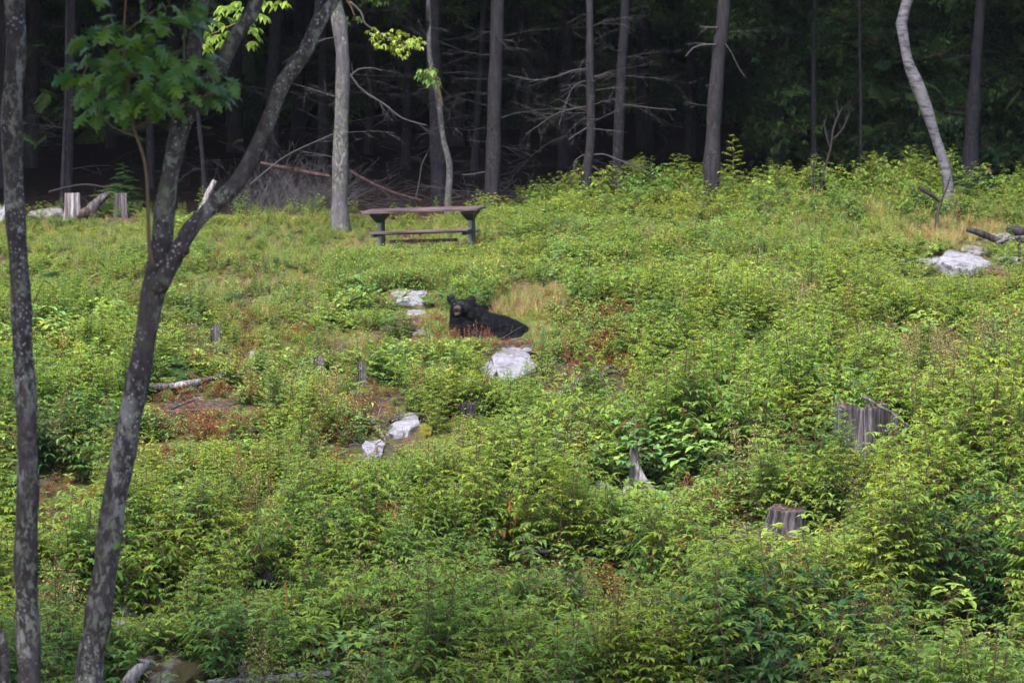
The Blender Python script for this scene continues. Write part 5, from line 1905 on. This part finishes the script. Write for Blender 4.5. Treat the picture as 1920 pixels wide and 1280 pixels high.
# ------------------------------------------------------------------ black bear
YB = 44.0
B0 = at(866, 632, YB)
KB = F / YB / 1.0


def build_bear():
    E = [
        # u, depth, v, ru, rd, rv
        (0.00, 0.00, .385, .150, .14, .112), (-.01, -.04, .425, .11, .09, .068), (-.072, .02, .325, .088, .11, .11), (.085, .03, .325, .088, .12, .12),
        (-.042, -.10, .385, .062, .09, .058), (-.058, -.17, .362, .048, .065, .046), (-.068, -.215, .365, .038, .035, .032), (-.055, -.14, .305, .045, .09, .028), (-.060, -.19, .295, .033, .035, .02),
        (-.146, .03, .506, .055, .028, .052), (.124, .05, .492, .055, .028, .052), (-.120, .03, .465, .04, .03, .05), (.105, .05, .455, .04, .03, .05),
        (-.03, .06, .23, .13, .14, .16), (.05, .08, .22, .14, .14, .16), (.02, .12, .29, .178, .18, .18), (.08, .16, .31, .18, .18, .155), (.13, .24, .27, .18, .2, .15), (-.01, .10, .14, .165, .18, .20), (.05, .13, .03, .21, .2, .18), (.19, .30, .22, .20, .24, .17),
        (.26, .38, .18, .21, .28, .168), (.36, .52, .15, .21, .30, .172), (.48, .66, .13, .21, .30, .165), (.60, .80, .10, .19, .28, .15), (.70, .93, .06, .17, .24, .14), (.80, 1.0, .03, .11, .18, .09), (.88, 1.04, .035, .05, .08, .035),
        (.62, .68, .0, .17, .22, .12), (.52, .45, -.03, .10, .22, .07), (.40, .5, .02, .2, .3, .14),
        (.27, .22, .06, .10, .13, .16), (.29, .10, -.01, .075, .14, .08), (.26, -.06, -.045, .06, .16, .05), (.25, -.2, -.055, .065, .07, .042),
        (-.07, .0, -.01, .07, .16, .09), (-.08, -.16, -.045, .062, .12, .05), (-.08, -.27, -.05, .065, .06, .042),
    ]
    bm = bmesh.new()
    for (u, d, v, ru, rd, rv) in E:
        z = v - .09 * d + .10 * 0
        g = bmesh.ops.create_icosphere(bm, subdivisions=3, radius=1)
        for vt in g['verts']:
            vt.co = Vector((vt.co.x * ru + u, vt.co.y * rd + d, vt.co.z * rv + z))
    me = bpy.data.meshes.new('bear_raw')
    bm.to_mesh(me)
    bm.free()
    o = bpy.data.objects.new('bear_raw', me)
    COL.objects.link(o)
    rm = o.modifiers.new('r', 'REMESH')
    rm.mode = 'VOXEL'
    rm.voxel_size = .011
    sm = o.modifiers.new('s', 'SMOOTH')
    sm.iterations = 5
    sm.factor = .5
    dg = bpy.context.evaluated_depsgraph_get()
    ev = o.evaluated_get(dg)
    res = bpy.data.meshes.new_from_object(ev)
    bpy.data.objects.remove(o)
    n = len(res.vertices)
    co = np.empty(n * 3)
    res.vertices.foreach_get('co', co)
    co = co.reshape(-1, 3)
    from mathutils import noise as mn
    # shaggy relief everywhere but the face
    nr = np.empty(n * 3)
    res.vertices.foreach_get('normal', nr)
    nr = nr.reshape(-1, 3)
    for i in range(n):
        c = co[i]
        face = max(0, 1 - math.dist(c, (-.04, -.13, .38)) / .18)
        a = .008 * (1 - face)
        q = Vector((c[0] * 9, c[1] * 6, c[2] * 16))
        co[i] += nr[i] * a * (mn.noise(q) + .6 * mn.noise(q * 3))
    res.vertices.foreach_set('co', co.ravel())
    # colour: brown muzzle, black elsewhere
    a = res.attributes.new('tint', 'FLOAT_COLOR', 'POINT')
    c4 = np.zeros((n, 4), np.float32)
    dmz = np.sqrt(((co[:, 0] + .056) / .07) ** 2 + ((co[:, 1] + .2) / .085) ** 2 + ((co[:, 2] - .355) / .075) ** 2)
    c4[:, 0] = np.clip(1.35 - dmz, 0, 1)
    low = np.clip((.30 - co[:, 2]) / .02, 0, 1) * np.clip((-.17 - co[:, 1]) / .03, 0, 1)
    c4[:, 1] = low * 0
    c4[:, 3] = 1
    a.data.foreach_set('color', c4.ravel())
    res.polygons.foreach_set('use_smooth', [True] * len(res.polygons))
    res.update()
    return res


def fur_mat():
    m, nt, out = nmat('black fur')
    at_ = N(nt, 'ShaderNodeAttribute', attribute_name='tint')
    sep = N(nt, 'ShaderNodeSeparateColor')
    nt.links.new(at_.outputs['Color'], sep.inputs[0])
    tc = N(nt, 'ShaderNodeTexCoord')
    n = noise(nt, mapping(nt, tc.outputs['Object'], (30, 12, 60)), 1.5, 4)
    c = ramp(nt, n, [(0.3, (0.0012, 0.0012, 0.002)), (0.7, (0.004, 0.004, 0.006))])
    c = mixc(nt, ramp(nt, sep.outputs[0], [(0.15, 0.0), (0.6, 1.0)]), c, (0.085, 0.058, 0.046))
    p = N(nt, 'ShaderNodeBsdfPrincipled')
    nt.links.new(c, p.inputs['Base Color'])
    p.inputs['Roughness'].default_value = .55
    p.inputs['Specular IOR Level'].default_value = .17
    nt.links.new(bump(nt, n, .8, .01), p.inputs['Normal'])
    nt.links.new(p.outputs[0], out.inputs[0])
    return m


bear_me = build_bear()
bear = thing('bear', 'black bear lying in the weeds with its head raised towards the viewer', 'bear', B0)
FUR = fur_mat()
link('body', bear_me, FUR, bear)
# fur: short combed tufts over the body
nv = len(bear_me.vertices)
co = np.empty(nv * 3)
bear_me.vertices.foreach_get('co', co)
co = co.reshape(-1, 3)
nr = np.empty(nv * 3)
bear_me.vertices.foreach_get('normal', nr)
nr = nr.reshape(-1, 3)
mb = MB()
idx = NR.choice(nv, min(nv, 26000), replace=False)
for i in idx:
    c = Vector(co[i])
    n_ = Vector(nr[i])
    df = math.dist(c, (-.05, -.17, .37))
    if df < .1:
        continue
    ln = .009 if df < .17 else R.uniform(.018, .034)
    d = (n_ * .55 + Vector((.45, .35, -.5)) + Vector((R.uniform(-.25, .25), R.uniform(-.25, .25), R.uniform(-.2, .2)))).normalized()
    s = n_.cross(d)
    if s.length < 1e-3:
        continue
    s = s.normalized() * .003
    a = mb.vert(c + s, (0, 0, 0))
    b = mb.vert(c - s, (0, 0, 0))
    e = mb.vert(c + d * ln, (0, 0, 0))
    mb.f.append((a, b, e))
link('fur', mb.mesh('fur'), FUR, bear, kind='stuff')


def ell(name, c, r, mat, rz=0, sub=3):
    bm = bmesh.new()
    bmesh.ops.create_icosphere(bm, subdivisions=sub, radius=1)
    for v in bm.verts:
        v.co = Vector((v.co.x * r[0], v.co.y * r[1], v.co.z * r[2]))
    me = bpy.data.meshes.new(name)
    bm.to_mesh(me)
    bm.free()
    me.polygons.foreach_set('use_smooth', [True] * len(me.polygons))
    return link(name, me, mat, bear, c, (0, 0, rz))


M['nose'] = plain_mat('wet black nose', (0.004, 0.004, 0.005), .5, .2, 40, .2, .3)
M['eye'] = plain_mat('dark eye', (0.015, 0.008, 0.006), .1, .1, 40, 0, .8)
M['lip'] = plain_mat('pink lip', (0.14, 0.06, 0.062), .5, .2, 60, .2)
M['chin'] = plain_mat('pale chin fur', (0.06, 0.05, 0.05), .8, .3, 60, .4)
ell('nose', (-.070, -.247, .390), (.025, .014, .019), M['nose'])
ell('mouth', (-.062, -.222, .326), (.027, .022, .008), M['lip'])
ell('chin', (-.062, -.216, .306), (.024, .018, .010), M['chin'])
ell('eye', (-.094, -.118, .440), (.011, .008, .010), M['eye'])
ell('eye', (.020, -.123, .438), (.011, .008, .010), M['eye'])
# rusty weeds growing in front of the bear
for k in range(26):
    px_ = R.uniform(842, 945) if k < 20 else R.uniform(930, 1000)
    P_ = hit(px_, 636 + R.uniform(4, 16))
    P_.y = min(P_.y, 43.72)
    P_.z = G(P_.x, P_.y)
    f, s_, h = PROTO['redseed'][k % 3]
    sc_ = R.uniform(.4, .8) if k < 20 else R.uniform(.4, .7)
    t = None
    if k < 8:
        labs = ['rust red weed before the left foreleg of the bear', 'rust red weed under the chin of the bear', 'rust red weed before the chest of the bear', 'rust red weed before the shoulder of the bear', 'rust red weed before the right foreleg of the bear', 'tallest rust red weed before the bear', 'rust red weed at the left side of the bear', 'low rust red weed between the bear and the slab']
        pxs = [848, 862, 875, 900, 918, 890, 843, 925]
        P_ = hit(pxs[k], 645)
        P_.y = 43.6
        P_.z = G(P_.x, P_.y)
        t = thing('red_weed', labs[k], 'weed', P_, 'rust red weeds before the bear')
        t.scale = (R.uniform(.8, 1.15),) * 3
        link('seed_head', f, None, t, kind='stuff')
        link('stem', s_, None, t)
    else:
        SCR = globals().setdefault('SCR', ([], [], []))
        SCR[0].append(tuple(P_))
        SCR[1].append((R.uniform(-.2, .2), R.uniform(-.2, .2), R.uniform(0, 6)))
        SCR[2].append(sc_)
scatter_object('red_weed_clump', 'redseed', *SCR, dict(kind='stuff', label='thin rust red weeds standing before the bear', category='weeds'))

# dead rust coloured leaves: drooping dried stems among the saplings
for k, (px_, py_, lab) in enumerate([(735, 1010, 'rusty dried drooping leaves right of the dark leafy shrub'), (1870, 1015, 'dried orange leaves under the dark drooping shrub'), (1495, 1090, 'dried orange leaves on a stem below the round stump'), (740, 1275, 'dried yellow leaves at the bottom left of centre'), (960, 1000, 'dried orange leaves in the lower centre'), (545, 1170, 'dried yellow leaves left of the dark shrub foot'), (1430, 1110, 'dried tan leaves lower right of centre')]):
    P_ = hit(px_, py_ + 60)
    mb = MB()
    for j in range(9):
        z_ = .25 + .06 * j
        a = R.uniform(0, 6.28)
        mb.leaf((R.uniform(-.04, .04), R.uniform(-.04, .04), z_), (math.cos(a) * .4, math.sin(a) * .4, -1), (0, 0, 1), .09, .035, .3, .4, (0, R.random(), 1))
    t = thing('dried_stem', lab, 'plant', P_, 'dried drooping stems')
    m2 = M.get('deadleaf') or M.setdefault('deadleaf', leaf_mat('dried leaf', (.3, .13, .04), (.4, .2, .05), dead=(.4, .15, .05), patch=0))
    link('leaves', mb.mesh('leaves'), m2, t, kind='stuff')
    mb = MB()
    mb.tube([(0, 0, 0), (.02, 0, .4), (0, 0, .8)], [.006, .005, .003], 4)
    link('stem', mb.mesh('stem'), M['stem'], t)
